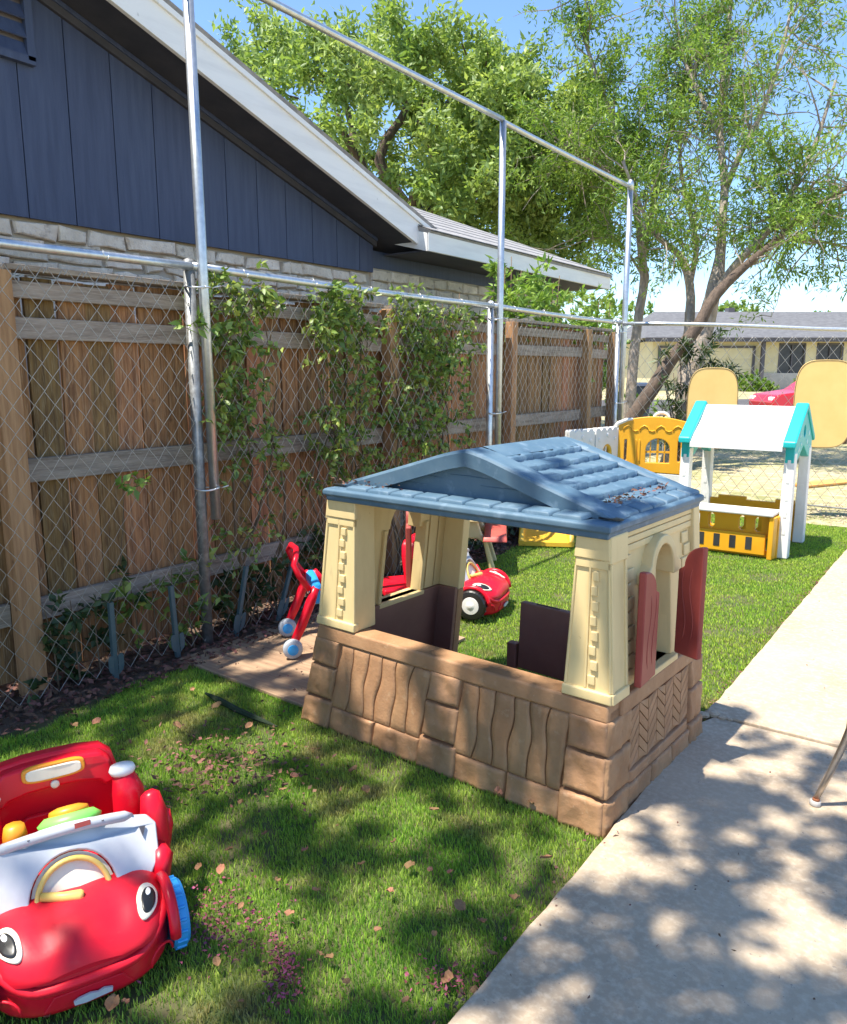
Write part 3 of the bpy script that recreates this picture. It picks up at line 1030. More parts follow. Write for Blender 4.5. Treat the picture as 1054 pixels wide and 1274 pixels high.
# cream front pillars
ZT = .985
for (xa, xb, side) in ((-.66, -.43, -1), (.535, .735, 1)):
    m_ = MB()
    # body, tapering upwards, returned along the side wall
    def pil(u, v, d):
        return (u, v, d)
    x0b, x1b, x0t, x1t = (XL(.43) - .004, -.432, XL(ZT) - .004, -.430) if side < 0 else (.54, XR(.43) + .006, .568, XR(ZT) + .004)
    yb0 = -.32
    m_.hexa([(x0b, YF(.43) - .006, .431), (x1b, YF(.43) - .006, .431), (x1b, yb0, .431), (x0b, yb0, .431)], [(x0t, YF(ZT) - .004, ZT), (x1t, YF(ZT) - .004, ZT), (x1t, yb0, ZT), (x0t, yb0, ZT)])
    pl = ob('pillar', m_, cream, ph, bevel=.006)

    def PF(u, z, d):    # front face of this pillar, u = 0..1
        t = (z - .431) / (ZT - .431)
        return (x0b + (x0t - x0b) * t + (x1b - x0b + (x1t - x0t - x1b + x0b) * t) * u, YF(z) - .005 - d, z)
    # plinth, moulded frame and head
    ob('plinth', slab_on(PF, -.02, 1.02, .431, .468, -.02, .014), cream, pl, bevel=.006)
    ob('capital', slab_on(PF, -.03, 1.03, .905, ZT, -.02, .010), cream, pl, bevel=.005)
    for (u0, u1, z0, z1) in ((.0, .06, .468, .905), (.42, .48, .468, .905), (.94, 1.0, .468, .905), (0, 1, .875, .905)):
        ob('frame_bead', slab_on(PF, u0, u1, z0, z1, -.01, .006), cream, pl, bevel=.003)
    # tooth blocks up the middle
    for k in range(8):
        z0 = .485 + .050 * k
        jog = .05 * (k % 2)
        ob('tooth_block', slab_on(PF, .50 + jog, .66 + jog, z0, z0 + .032, -.01, .008 + .002 * (k % 2)), cream, pl, bevel=.003)
    # side face of the pillar
    SS = (lambda u, z, d: ((x1b + (x1t - x1b) * (z - .431) / (ZT - .431)) + d, YF(z) - .006 + (.118) * u, z)) if side > 0 else (lambda u, z, d: ((x0b + (x0t - x0b) * (z - .431) / (ZT - .431)) - d, YF(z) - .006 + (.118) * u, z))
    ob('plinth', slab_on(SS, -.03, 1.03, .431, .468, -.02, .010), cream, pl, bevel=.005)
    ob('capital', slab_on(SS, -.05, 1.03, .895, ZT, -.02, .008), cream, pl, bevel=.005)
    for (u0, u1) in ((.0, .14), (.86, 1.0)):
        ob('frame_bead', slab_on(SS, u0, u1, .468, .895, -.01, .006), cream, pl, bevel=.003)


def arch_loop(y0, y1, z0, zs, n=10, shoulder=.03):
    """window outline: straight sides with small shoulders and a round head"""
    c, r = (y0 + y1) / 2, (y1 - y0) / 2 - shoulder
    lp = [(y0, z0), (y1, z0), (y1, zs), (c + r, zs)]
    for k in range(1, n):
        a = math.pi * k / n
        lp.append((c + r * math.cos(a), zs + r * 1.15 * math.sin(a)))
    lp += [(c - r, zs), (y0, zs)]
    return lp


def side_upper(S, sgn, wy0, wy1):
    name = 'side_wall'
    hole = arch_loop(wy0, wy1, .452, .80)
    y_front = -.325
    mw = MB().plate([[(y_front, .431), (.372, .431), (.364, ZT), (y_front, ZT)], hole], lambda u, v, d: S(yu(u, v), v, d), -.055, -.018)
    wl = ob(name, mw, cream, ph)
    # lap boards over the window and blocks beside it
    for k in range(3):
        z0 = .905 + .026 * k
        ob('lap_board', slab_on(S, yu(y_front + .004, .9), yu(.362, .9), z0, z0 + .023, -.02, -.008 + .001 * k), cream, wl, bevel=.003)
    for k in range(9):
        z0 = .45 + .050 * k
        for (ya, yb) in ((-.315, -.225), (.215, .295)):
            o_ = .022 * (k % 2)
            ob('block', slab_on(S, yu(ya + o_, z0), yu(yb - .018 + o_, z0), z0, z0 + .043, -.02, -.010), cream, wl, bevel=.004)
    # corner post at the back
    ob('pillar', slab_on(S, yu(.305, .7), 1.0, .431, ZT, -.06, .004), cream, ph, bevel=.006)
    # window surround: sill, jambs and hooded arch
    ob('window_sill', slab_on(S, yu(wy0 - .02, .45), yu(wy1 + .03, .45), .428, .452, -.075, .014), cream, ph, bevel=.005)
    for (a, b) in ((wy0 - .022, wy0), (wy1, wy1 + .022)):
        ob('window_jamb', slab_on(S, yu(a, .6), yu(b, .6), .452, .80, -.07, -.004), cream, ph, bevel=.004)
    c, r = (wy0 + wy1) / 2, (wy1 - wy0) / 2 - .03
    out = []
    for k in range(0, 13):
        a = math.pi * k / 12
        out.append((c + (r + .034) * math.cos(a), .80 + (r * 1.15 + .034) * math.sin(a)))
    inn = []
    for k in range(12, -1, -1):
        a = math.pi * k / 12
        inn.append((c + r * math.cos(a), .80 + r * 1.15 * math.sin(a)))
    lp = [(c + r + .034, .775), (c + r + .075, .775), (c + r + .075, .805), (c + r + .034, .812)][::1]
    loop = [(c + r + .07, .772)] + [(c + r + .07, .812)] + out[1:-1] + [(c - r - .07, .812), (c - r - .07, .772), (c - r, .772)] + inn[1:-1] + [(c + r, .772)]
    m_ = MB().plate([loop], lambda u, v, d: S(yu(u, v), v, d), -.05, .024)
    ob('window_hood', m_, cream, ph, bevel=.006)
    # inside: plain boards
    return wl


side_upper(RS, 1, -.150, .078)
side_upper(LS, -1, -.125, .155)
# head beams tying the pillars together under the roof
ob('head_beam', slab_on(BS, -1, 1, .93, ZT, -.05, 0), cream, ph, bevel=.005)
# back wall beside the doorway
ob('back_panel', slab_on(BS, -.96, -.735, .44, .93, -.055, 0), cream, ph, bevel=.006)
ob('back_panel', slab_on(BS, .55, .96, .44, .93, -.055, 0), cream, ph, bevel=.006)
for (y0, y1) in ((-.30, -.16), (.195, .255), (.265, .315)):
    ob('inner_board', slab_on(LS, yu(y0, .7), yu(y1, .7), .452, .93, -.062, -.056), cream, ph, bevel=.003)
# half door
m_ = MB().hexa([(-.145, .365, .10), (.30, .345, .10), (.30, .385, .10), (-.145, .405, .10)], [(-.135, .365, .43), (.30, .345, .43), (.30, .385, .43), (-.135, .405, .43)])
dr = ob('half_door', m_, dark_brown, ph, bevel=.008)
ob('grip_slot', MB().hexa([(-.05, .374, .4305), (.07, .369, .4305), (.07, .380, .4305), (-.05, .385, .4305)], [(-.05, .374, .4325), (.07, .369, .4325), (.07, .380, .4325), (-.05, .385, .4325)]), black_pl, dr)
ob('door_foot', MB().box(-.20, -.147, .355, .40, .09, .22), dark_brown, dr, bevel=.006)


# shutters
def shutter(pos, ang, w_, flip, h=.40):
    """hinged at pos; the free edge is the tall one"""
    m_ = MB()
    loop = [(0, 0), (w_, 0), (w_, h)]
    for k in range(1, 7):
        a = R(90) * k / 6
        loop.append((w_ - (w_ * .78) * math.sin(a), h - .085 * (1 - math.cos(a))))
    loop += [(0, h - .10)]
    Mx = Matrix.Translation(pos) @ Matrix.Rotation(ang, 4, 'Z')
    m_.plate([loop], lambda u, v, d: Mx @ Vector((u, d, v)), -.013, .013)
    s_ = ob('shutter', m_, shutter_red, ph, bevel=.006, seg=3)
    # moulded vertical boards and the arched bead on both faces
    for f in (-1, 1):
        for q in range(2):
            m_ = MB()
            u0 = w_ * (.30 + .32 * q)
            m_.tube([Mx @ Vector((u0 + .012 * math.sin(6 * t_), f * .0125, .05 + (h - .14) * t_)) for t_ in [r_ / 8 for r_ in range(9)]], [.0008] + [.0028] * 7 + [.0008], n=6)
            ob('groove_bead', m_, shutter_red, s_, smooth=True)
    return s_


xr = XR(.6)
shutter((xr + .030, -.157, .452), R(-90 + 4), .150, 0, .40)
shutter((xr + .022, .084, .465), R(-20), .108, 0, .42)
xl = XL(.6)
shutter((xl - .025, -.12, .452), R(180 - 8), .13, 0, .38)
shutter((xl - .025, .16, .452), R(180 - 50), .13, 0, .40)

# ---- blue roof
RX0, RX1, RY0, RY1 = -.586, .696, -.470, .365
RC, RZ = .085, 1.225
EZ0, EZ1 = .978, 1.028


def rz(x):              # height of the roof over the eave line, softly rounded at the ridge
    t = (RX1 - x) / (RX1 - RC) if x > RC else (x - RX0) / (RC - RX0)
    t = max(0, min(1, t))
    t = t - .10 * max(0, t - .80) ** 2 / .04 * .5
    return EZ1 + (RZ - EZ1) * (t ** 1.06)


m_ = MB()
# eave tray with a stepped lip
def ring(x0, x1, y0, y1, z):
    return [(x0, y0, z), (x1, y0, z), (x1, y1, z), (x0, y1, z)]


rings = [ring(RX0 + .03, RX1 - .03, RY0 + .03, RY1 - .03, EZ0 - .004), ring(RX0 + .012, RX1 - .012, RY0 + .012, RY1 - .012, EZ0), ring(RX0 + .010, RX1 - .010, RY0 + .010, RY1 - .010, EZ0 + .020), ring(RX0, RX1, RY0, RY1, EZ0 + .024), ring(RX0, RX1, RY0, RY1, EZ1 - .006), ring(RX0 + .012, RX1 - .012, RY0 + .012, RY1 - .012, EZ1)]
vs = [p for r_ in rings for p in r_]
fs = [tuple(reversed(range(4)))]
for r_ in range(len(rings) - 1):
    for k in range(4):
        fs.append((r_ * 4 + k, r_ * 4 + (k + 1) % 4, r_ * 4 + 4 + (k + 1) % 4, r_ * 4 + 4 + k))
fs.append(tuple(4 * (len(rings) - 1) + k for k in range(4)))
m_.add(vs, fs)
roof = ob('roof', m_, roof_blue, ph, bevel=.005, seg=3)
# body under the shingles
nx = 33
GY0, GY1 = -.345, .335
m_ = MB()
def body(i, j):
    x = RX0 + .05 + (RX1 - RX0 - .10) * i / (nx - 1)
    z = rz(x) - .020
    y = (GY0, GY1)[j]
    return (x, y, z)
m_.grid(nx, 2, body)
prof = [body(i, 0) for i in range(nx)]
m_.add(prof + [(prof[-1][0], GY0, EZ1 - .01), (prof[0][0], GY0, EZ1 - .01)], [tuple(range(nx + 2))])
profb = [body(i, 1) for i in range(nx)]
m_.add(profb + [(profb[-1][0], GY1, EZ1 - .01), (profb[0][0], GY1, EZ1 - .01)], [tuple(reversed(range(nx + 2)))])
ob('gable_panel', m_, roof_blue, roof, smooth=False)
# rim bands: front and back gable and ridge saddle
def band(y0, y1, inset, lift, nm, wide):
    m_ = MB()
    n_ = 41
    sec = []
    for i in range(n_):
        t = i / (n_ - 1)
        x = RX0 + .015 + (RX1 - RX0 - .03) * t
        zt = rz(x) + lift * min(1, min(t, 1 - t) * 14)
        edge = min(t, 1 - t)
        zb_ = max(EZ1 - .01, rz(x) - wide * min(1, edge * 5 + .15))
        sec.append([(x, y0, zb_), (x, y0 - .003, zt - .012), (x, y0 + .002, zt - .004), (x, y0 + .010, zt), (x, y1 - .008, zt), (x, y1, zt - .010), (x, y1, zb_)])
    m_.grid(7, n_, lambda a, b: sec[b][a], wrap=True)
    m_.add(sec[0], [tuple(range(7))])
    m_.add(sec[-1], [tuple(reversed(range(7)))])
    return ob(nm, m_, roof_blue, roof, smooth=False)


band(-.395, -.285, 0, .008, 'gable_rim', .055)
band(.285, .355, 0, .007, 'gable_rim', .055)
# scored lines on the gable panel
for (x0, x1, z) in ((-.25, -.06, 1.105), (-.02, .16, 1.118), (.12, .36, 1.086), (-.34, -.12, 1.072)):
    m_ = MB().tube([(x0, GY0 - .001, z), ((x0 + x1) / 2, GY0 - .001, z - .001), (x1, GY0 - .001, z - .004)], [.001, .003, .001], n=6)
    ob('score_line', m_, roof_blue, roof)
# shingle courses on both slopes
nc = 6
for side in (1, -1):
    xe, xi = (RX1 - .075, RC + .035) if side > 0 else (RX0 + .075, RC - .035)
    for k in range(nc):
        t0, t1 = k / nc, (k + 1.12) / nc
        m_ = MB()
        ny = 45
        ya, yb = -.284, .287
        bnd = [ya + (yb - ya) * q / 7 + (.02 if k % 2 else -.015) * (0 < q < 7) for q in range(8)]
        def fn(i, j, t0=t0, t1=t1, k=k):
            y = ya + (yb - ya) * j / (ny - 1)
            q = max(q_ for q_ in range(8) if bnd[q_] <= y + 1e-6)
            dn = min(abs(y - b_) for b_ in bnd)
            notch = (1 - sm(.0, .014, dn))
            sag = .010 * mnoise.noise(Vector((q * 3.7, k * 1.9, side)))
            lift = .021 + .004 * mnoise.noise(Vector((q * 2.7, k * 5.9, side + 4)))
            ts = (t0 + sag + notch * .02, t0 + sag + notch * .02, t0 + sag + notch * .02 + .010, (t0 + t1) / 2, t1)[i]
            hh = (-.014, lift * .86 - notch * .010, lift * .95 - notch * .012, lift * .45 - notch * .005, -.004)[i]
            x = xe + (xi - xe) * ts
            return (x, y, rz(x) - .014 + hh)
        m_.grid(5, ny, fn)
        ob('shingle_course', m_, roof_blue, roof, smooth=True)
# ridge saddle
m_ = MB()
def sad(i, j):
    a = -1 + 2 * i / 10
    x = RC + .095 * a
    return (x, -.284 + .571 * j / 8, rz(x) + .009 * (1 - a * a) + .001)
m_.grid(11, 9, sad)
ob('ridge_cap', m_, roof_blue, roof, smooth=True)
# tabs along the front shelf and the side eaves
for k in range(9):
    x = -.47 + .118 * k
    m_ = MB()
    m_.relief(lambda u, v, d: (u + .02 * (v + .47) / .1, v, EZ1 + .004 + (v + .46) * .12 + d), x, x + .108, -.452, -.388, .008, .001, nu=4, nv=4, seed=k, rnd=.07)
    ob('eave_tab', m_, roof_blue, roof, smooth=True)
for side in (1, -1):
    for k in range(6):
        y = -.31 + .115 * k
        xa, xb = (RX1 - .020, RX1 - .085) if side > 0 else (RX0 + .020, RX0 + .085)
        m_ = MB()
        m_.relief(lambda u, v, d: (u, v, EZ1 + .003 + abs(u - xa) * .22 + d), xa, xb, y, y + .104, .008, .001, nu=4, nv=4, seed=k + 20, rnd=.07)
        ob('eave_tab', m_, roof_blue, roof, smooth=True)
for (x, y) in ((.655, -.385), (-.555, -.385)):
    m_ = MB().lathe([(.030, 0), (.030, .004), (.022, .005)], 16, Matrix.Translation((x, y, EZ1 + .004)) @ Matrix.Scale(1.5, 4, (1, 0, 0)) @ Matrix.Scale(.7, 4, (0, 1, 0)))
    ob('recess_shade_cap', m_, black_pl, roof)  # raised black cap, colour standing in for the shade inside a bolt hole

# ------------------------------------------------------------------ ride-on toy cars
def toy_car(label, loc, ang, s, wheel_m, hub_m, body_m, hood_m, group='red toy cars with eyes'):
    t = thing('toy_car', label, 'toy car', loc, ang, group)
    t.scale = (s, s, s)
    a_, b_, ex = .315, .255, 3.0

    def plan(th, k=1.0):
        c, s_ = math.cos(th), math.sin(th)
        return (k * a_ * math.copysign(abs(c) ** (2 / ex), c), k * b_ * math.copysign(abs(s_) ** (2 / ex), s_))
    n = 56
    prof = [(.0, .015), (.80, .012), (.955, .018), (.985, .035), (.99, .07), (.985, .105), (.965, .125), (.94, .15), (.93, .165), (.90, .172), (.86, .165), (.84, .13), (.80, .115), (.0, .112)]
    m_ = MB()

    def fn(i, j):
        th = 2 * math.pi * i / n
        k, z = prof[j]
        x, y = plan(th, k)
        return (x, y, z)
    m_.grid(n, len(prof), fn, wrap=True)
    body = ob('body', m_, body_m, t, smooth=True)
    # hood
    st = [(-.015, .238, .098), (.0, .240, .101), (.06, .244, .106), (.12, .243, .107), (.18, .236, .102), (.225, .222, .091), (.262, .200, .072), (.288, .172, .050), (.303, .14, .026), (.310, .09, .008)]

    def hood_pt(x, f):
        for q in range(len(st) - 1):
            if st[q][0] <= x <= st[q + 1][0]:
                r_ = (x - st[q][0]) / (st[q + 1][0] - st[q][0])
                w_ = st[q][1] + (st[q + 1][1] - st[q][1]) * r_
                h = st[q][2] + (st[q + 1][2] - st[q][2]) * r_
                break
        an = math.pi * f
        y = -w_ * math.copysign(abs(math.cos(an)) ** (2 / 3.2), math.cos(an))
        z = .125 + h * (abs(math.sin(an)) ** (2 / 2.6))
        # soft nose swelling between two dimples
        z += .006 * math.exp(-((y) / .06) ** 2) * sm(.08, .2, x) - .010 * math.exp(-((abs(y) - .095) / .035) ** 2) * sm(.06, .2, x) * (1 - sm(.24, .3, x))
        return Vector((x, y, z))
    m_ = MB()
    xs_ = [-.015, 0, .03, .06, .09, .12, .15, .18, .205, .225, .245, .262, .276, .288, .297, .303, .310]
    m_.grid(41, len(xs_), lambda i, j: hood_pt(xs_[j], i / 40))
    m_.add([hood_pt(xs_[-1], i / 40) for i in range(41)], [tuple(range(41))])
    ob('hood', m_, hood_m, t, smooth=True)
    # smile ridge round the bumper
    m_ = MB()
    pts, rr = [], []
    for q in range(41):
        th = R(-100 + 200 * q / 40)
        x, y = plan(th, 1.0)
        k = abs(th) / R(100)
        z = .098 + .062 * sm(.18, .62, k) - .03 * sm(.75, 1, k)
        pts.append((x * .985, y * .985, z))
        rr.append(.015 if 2 < q < 38 else .006)
    m_.tube(pts, rr, n=10)
    ob('bumper_ridge', m_, hood_m, t, smooth=True)
    # front plate and torn sticker
    def PL(u, v, d):
        th = math.asin(max(-1, min(1, u / b_))) * .75
        x, y = plan(th, .992)
        return (x + d, u, v)
    m_ = MB().plate([[(-.115, .035), (.115, .035), (.085, .078), (-.085, .078)]], PL, -.02, .008)
    ob('number_plate', m_, hood_m, t, bevel=.004)
    m_ = MB().plate([[(-.04, .040), (-.01, .038), (.055, .041), (.057, .052), (.035, .060), (.02, .056), (.0, .061), (-.028, .057), (-.042, .05)]], PL, .004, .0105)
    ob('sticker', m_, grey_pl, t)
    for s_ in (-1, 1):
        m_ = MB().tube([PL(s_ * (.20 + .035 * math.cos(a)), .045 + .045 * math.sin(a), .010) for a in [math.pi * q / 10 for q in range(11)]], .004, n=6)
        ob('wheel_trim', m_, hood_m, t, smooth=True)
    # eyes
    for s_ in (-1, 1):
        def epatch(nm, v0, f0, rv, rf, o0, o1, mat, par):
            def P_(r_, th, off):
                v, f = v0 - rv * r_ * math.sin(th), f0 + s_ * rf * r_ * math.cos(th)
                c = hood_pt(v, f)
                n_ = (hood_pt(v + .004, f) - c).cross(hood_pt(v, f + .004) - c)
                if n_.z < 0:
                    n_ = -n_
                return c + n_.normalized() * off
            m_ = MB()
            rr2 = [(1.0, o0), (1.0, o1 * .7), (.94, o1), (.7, o1), (.35, o1), (.02, o1)]
            m_.grid(28, len(rr2), lambda i, j: P_(rr2[j][0], 2 * math.pi * i / 28, rr2[j][1]), wrap=True)
            return ob(nm, m_, mat, par, smooth=True)
        fe = .5 + s_ * .245
        eye = epatch('eye', .205, fe, .060, .074, -.01, .007, cream_w, t)
        epatch('pupil', .209, fe, .042, .050, .004, .0095, black_pl, eye)
        epatch('highlight', .188, fe - s_ * .010, .013, .016, .008, .0115, white_pl, eye)
    # windscreen: grey crescent with the cream dial, yellow ring and lever
    def WS(u, v, d):
        return Vector((.140 - (v - .22) * .66 - u * u * 1.55 + d * .8, u, v + d * .5 - .022))
    top = [(-.255, .235), (-.262, .315), (-.235, .350), (-.185, .372), (-.13, .395), (-.07, .412), (0, .418), (.07, .412), (.13, .395), (.185, .372), (.235, .350), (.262, .315), (.255, .235)]
    cr = .118
    cut = [(cr * math.cos(a), .232 + cr * math.sin(a)) for a in [math.pi * q / 16 for q in range(17)]]
    bot = [(.20, .19)] + [(cr, .20)] + cut + [(-cr, .20)] + [(-.20, .19)]
    loop = top[::-1] + bot[::-1]
    m_ = MB().plate([loop], WS, -.030, .0)
    ws = ob('windscreen', m_, grey_pl, t, bevel=.006, seg=2)
    m_ = MB().tube([WS(u_, .402 - .9 * u_ * u_, -.006) for u_ in [-.19 + .38 * q / 16 for q in range(17)]], [.006] + [.016] * 15 + [.006], n=10)
    ob('visor', m_, grey_pl, ws, smooth=True)
    m_ = MB().plate([[(.022, .396), (.066, .394), (.066, .406), (.022, .408)]], WS, .004, .0125)
    ob('maker_badge', m_, shutter_red, ws)
    for s_ in (-1, 1):
        m_ = MB().plate([[(s_ * .225, .325), (s_ * .205, .333), (s_ * .212, .305)]], WS, -.004, .0015)
        ob('vent_slot', m_, trim_dark, ws)
        m_ = MB().lathe([(.004, 0), (.004, .002)], 8, Matrix.Translation(WS(s_ * .10, .392, .009)))
        ob('screw', m_, trim_dark, ws)
    disc_l = [((cr - .004) * math.cos(a), .232 + (cr - .002) * math.sin(a)) for a in [2 * math.pi * q / 28 for q in range(28)]]
    m_ = MB().plate([disc_l], WS, -.05, -.022)
    dl = ob('dial', m_, cream_w, t)
    m_ = MB().tube([WS(.097 * math.cos(a), .235 + .097 * math.sin(a), -.012) for a in [math.pi * (-.15 + 1.3 * q / 24) for q in range(25)]], .0085, n=8)
    ob('dial_ring', m_, yellow_pl, t, smooth=True)
    m_ = MB().tube([WS(-.085, .262, .0), WS(-.03, .252, .012), WS(.012, .245, .02), WS(.020, .243, .021)], [.012, .014, .017, .012], n=12)
    ob('lever', m_, yellow_pl, t, smooth=True)
    m_ = MB().plate([[(-.05, .215), (.0, .215), (.0, .238), (-.05, .238)]], WS, -.02, -.008)
    ob('dial_block', m_, blue_pl, t, bevel=.003)
    # steering console behind the screen
    m_ = MB().lathe([(.03, -.03), (.085, -.02), (.092, 0), (.07, .018), (.0, .022)], 22, Matrix.Translation((-.085, .02, .350)) @ Matrix.Rotation(R(-28), 4, 'Y'))
    ob('steering_wheel', m_, green_pl, t, smooth=True)
    m_ = MB().lathe([(.06, .01), (.055, .028), (.03, .036), (0, .037)], 18, Matrix.Translation((-.085, .02, .355)) @ Matrix.Rotation(R(-28), 4, 'Y'))
    ob('horn', m_, orange_pl, t, smooth=True)
    m_ = MB().tube([(-.11, -.13, .20), (-.115, -.13, .33), (-.117, -.13, .36)], [.034, .034, .028], n=8)
    ob('gear_knob', m_, orange_pl, t, smooth=True)
    # backrest
    def BK(u, v, d):
        return (-.245 - (v - .12) * .16 + d - .5 * u * u, u, v)
    o_l = [(-.215, .10), (.215, .10), (.205, .36), (.185, .43), (.15, .462), (.08, .475), (0, .478), (-.08, .475), (-.15, .462), (-.185, .43), (-.205, .36)]
    m_ = MB().plate([o_l], BK, -.05, .0)
    bk = ob('backrest', m_, body_m, t, bevel=.012, seg=3)
    h_l = [(-.185, .345), (-.15, .34), (-.135, .360), (-.08, .376), (0, .380), (.08, .376), (.135, .360), (.15, .34), (.185, .345), (.175, .42), (.145, .452), (.08, .463), (0, .466), (-.08, .463), (-.145, .452), (-.175, .42)]
    m_ = MB().plate([h_l], BK, -.02, .035)
    ob('head_roll', m_, body_m, bk, bevel=.012, seg=3)
    m_ = MB().plate([[(-.12, .15), (.12, .15), (.115, .27), (.085, .29), (-.085, .29), (-.115, .27)]], BK, -.01, .008)
    ob('back_pad', m_, body_m, bk, bevel=.006)
    ll = lambda sx_, sz_: [(sx_ * math.copysign(abs(math.cos(a)) ** .5, math.cos(a)), .436 + sz_ * math.copysign(abs(math.sin(a)) ** .5, math.sin(a))) for a in [2 * math.pi * q / 24 for q in range(24)]]
    m_ = MB().plate([ll(.094, .027)], BK, .02, .044)
    lp = ob('lamp_frame', m_, orange_pl, bk, bevel=.004)
    m_ = MB().plate([ll(.082, .019)], BK, .04, .049)
    ob('lamp_lens', m_, cream_w, lp, bevel=.003)
    m_ = MB().lathe([(.013, .0), (.013, .008), (.008, .011)], 14, Matrix.Translation(BK(0, .393, .034)) @ Matrix.Rotation(R(90), 4, 'Y'))
    ob('button', m_, cream_w, bk)
    # side bolsters, door roll, cap
    for s_ in (-1, 1):
        m_ = MB().tube([(-.19, s_ * .212, .10), (-.19, s_ * .215, .25), (-.195, s_ * .21, .34), (-.20, s_ * .20, .395), (-.20, s_ * .198, .405)], [.055, .055, .05, .034, .02], n=16)
        ob('side_bolster', m_, body_m, t, smooth=True)
        m_ = MB().lathe([(.030, .0), (.034, .012), (.030, .026), (.012, .032)], 16, Matrix.Translation((-.20, s_ * .198, .40)) @ Matrix.Scale(1.25, 4, (0, 1, 0)))
        ob('bolster_cap', m_, white_pl, t, smooth=True)
        m_ = MB().tube([(-.075, s_ * .262, .09), (-.075, s_ * .268, .2), (-.085, s_ * .266, .30), (-.10, s_ * .262, .355), (-.105, s_ * .26, .366)], [.042, .044, .042, .030, .012], n=16)
        ob('door_roll', m_, body_m, t, smooth=True)
        m_ = MB().tube([(-.085, s_ * .30, .18), (-.09, s_ * .306, .24), (-.095, s_ * .303, .285), (-.097, s_ * .30, .292)], [.016, .022, .018, .008], n=10)
        ob('door_knob', m_, body_m, t, smooth=True)
        m_ = MB().tube([(.06, s_ * .245, .15), (.02, s_ * .262, .2), (-.06, s_ * .262, .19)], [.03, .036, .03], n=10)
        ob('fender', m_, body_m, t, smooth=True)
    m_ = MB().box(-.22, -.03, -.19, .19, .11, .16)
    ob('seat', m_, body_m, t, bevel=.02, seg=3)
    # wheels
    for wx in (.165, -.19):
        for s_ in (-1, 1):
            Mx = Matrix.Translation((wx, s_ * .240, .098)) @ Matrix.Rotation(R(-90 * s_), 4, 'X')
            m_ = MB().lathe([(.092, 0), (.098, .008), (.098, .036), (.090, .046), (.070, .049)], 30, Mx)
            wh = ob('wheel', m_, wheel_m, t, smooth=False)
            for q in range(18):
                a = 2 * math.pi * q / 18
                m_ = MB()
                m_.tube([Mx @ Vector((.098 * math.cos(a), .098 * math.sin(a), .008)), Mx @ Vector((.098 * math.cos(a), .098 * math.sin(a), .036))], .005, n=6)
                ob('tread_lug', m_, wheel_m, wh)
            m_ = MB().lathe([(.058, .046), (.056, .052), (.03, .054), (.012, .060), (.006, .061)], 24, Mx)
            ob('hub', m_, hub_m, wh, smooth=False)
            m_ = MB().tube([(wx + .110 * math.cos(a), s_ * .240, .098 + .110 * math.sin(a)) for a in [math.pi * (q / 14) for q in range(15)]], .016, n=8)
            ob('wheel_arch', m_, body_m, t, smooth=True)
    return t


toy_car('red toy car with blue wheels, big eyes and grey windscreen on the near lawn', (-1.842, .958, .0), R(-23.1), .88, blue_pl, blue_pl, red, red_faded)
toy_car('red toy car with black wheels and white hubs on the turf behind the playhouse', (-2.66, 4.10, .0), R(14), .95, black_pl, white_pl, red, red)

# ------------------------------------------------------------------ push walker by the fence
wk = thing('push_walker', 'red and blue push walker with grey wheels standing on the plywood sheet', 'walker toy', (-2.88, 2.80, .004), R(50))
# local x: forward axis away from the wheels pair seen, y: along the axle
for s_, yy in ((0, 0.0), (1, .36)):
    m_ = MB().tube([(.0, yy, .055), (.05, yy, .16), (.11, yy, .31), (.135, yy, .37)], [.022, .026, .027, .022], n=12)
    ob('leg', m_, red, wk, smooth=True)
    for wx in (0, .34):
        Mx = Matrix.Translation((wx, yy - .03, .052)) @ Matrix.Rotation(R(90), 4, 'X')
        m_ = MB().lathe([(.030, -.022), (.046, -.02), (.052, -.012), (.052, .012), (.046, .02), (.030, .022)], 24, Mx)
        wh = ob('wheel', m_, wheel_grey, wk, smooth=True)
        m_ = MB().lathe([(.030, .018), (.028, .026), (.012, .028)], 18, Mx)
        ob('hub', m_, blue_pl, wh)
    m_ = MB().tube([(.34, yy, .055), (.27, yy, .2), (.19, yy, .33), (.16, yy, .37)], [.019, .022, .022, .020], n=12)
    ob('leg', m_, red, wk, smooth=True)
m_ = MB().tube([(.10, .0, .36), (.045, .0, .44), (.02, .0, .50), (.035, .03, .535), (.05, .18, .545), (.035, .33, .535), (.02, .36, .50), (.045, .36, .44), (.10, .36, .36)], .0165, n=12)
ob('handle', m_, red, wk, smooth=True)
ob('front_panel', MB().hexa([(.115, -.015, .28), (.19, -.015, .28), (.19, .375, .28), (.115, .375, .28)], [(.115, -.015, .375), (.165, -.015, .375), (.165, .375, .375), (.115, .375, .375)]), blue_pl, wk, bevel=.015, seg=3)

# red scalloped toy chair seen through the playhouse window
rc = thing('toy_chair', 'small red plastic chair with scalloped back beyond the playhouse window', 'toy chair', (-2.93, 3.82, -.01), R(-35))
lp = [(-.16, .02), (.16, .02), (.165, .2), (.15, .30)]
for k in range(1, 12):
    a = math.pi * k / 12
    r_ = .15 + .018 * abs(math.sin(3 * a + .4))
    lp.append((r_ * math.cos(a), .30 + .13 * math.sin(a) * (1 + .08 * math.cos(6 * a))))
lp += [(-.15, .30), (-.165, .2)]
ob('backrest', MB().plate([lp], lambda u, v, d: (u, .12 + d + v * .1, v), -.02, .03), red, rc, bevel=.014, seg=3)
for q, (x, z) in enumerate(((-.07, .33), (.07, .33), (0, .38), (-.10, .22), (.10, .22), (0, .25))):
    m_ = MB().lathe([(.048, 0), (.044, .014), (.026, .026), (.004, .030)], 16, Matrix.Translation((x, .115 + z * .1 - .018, z)) @ Matrix.Rotation(R(90), 4, 'X'))
    ob('boss', m_, red, rc, smooth=True)
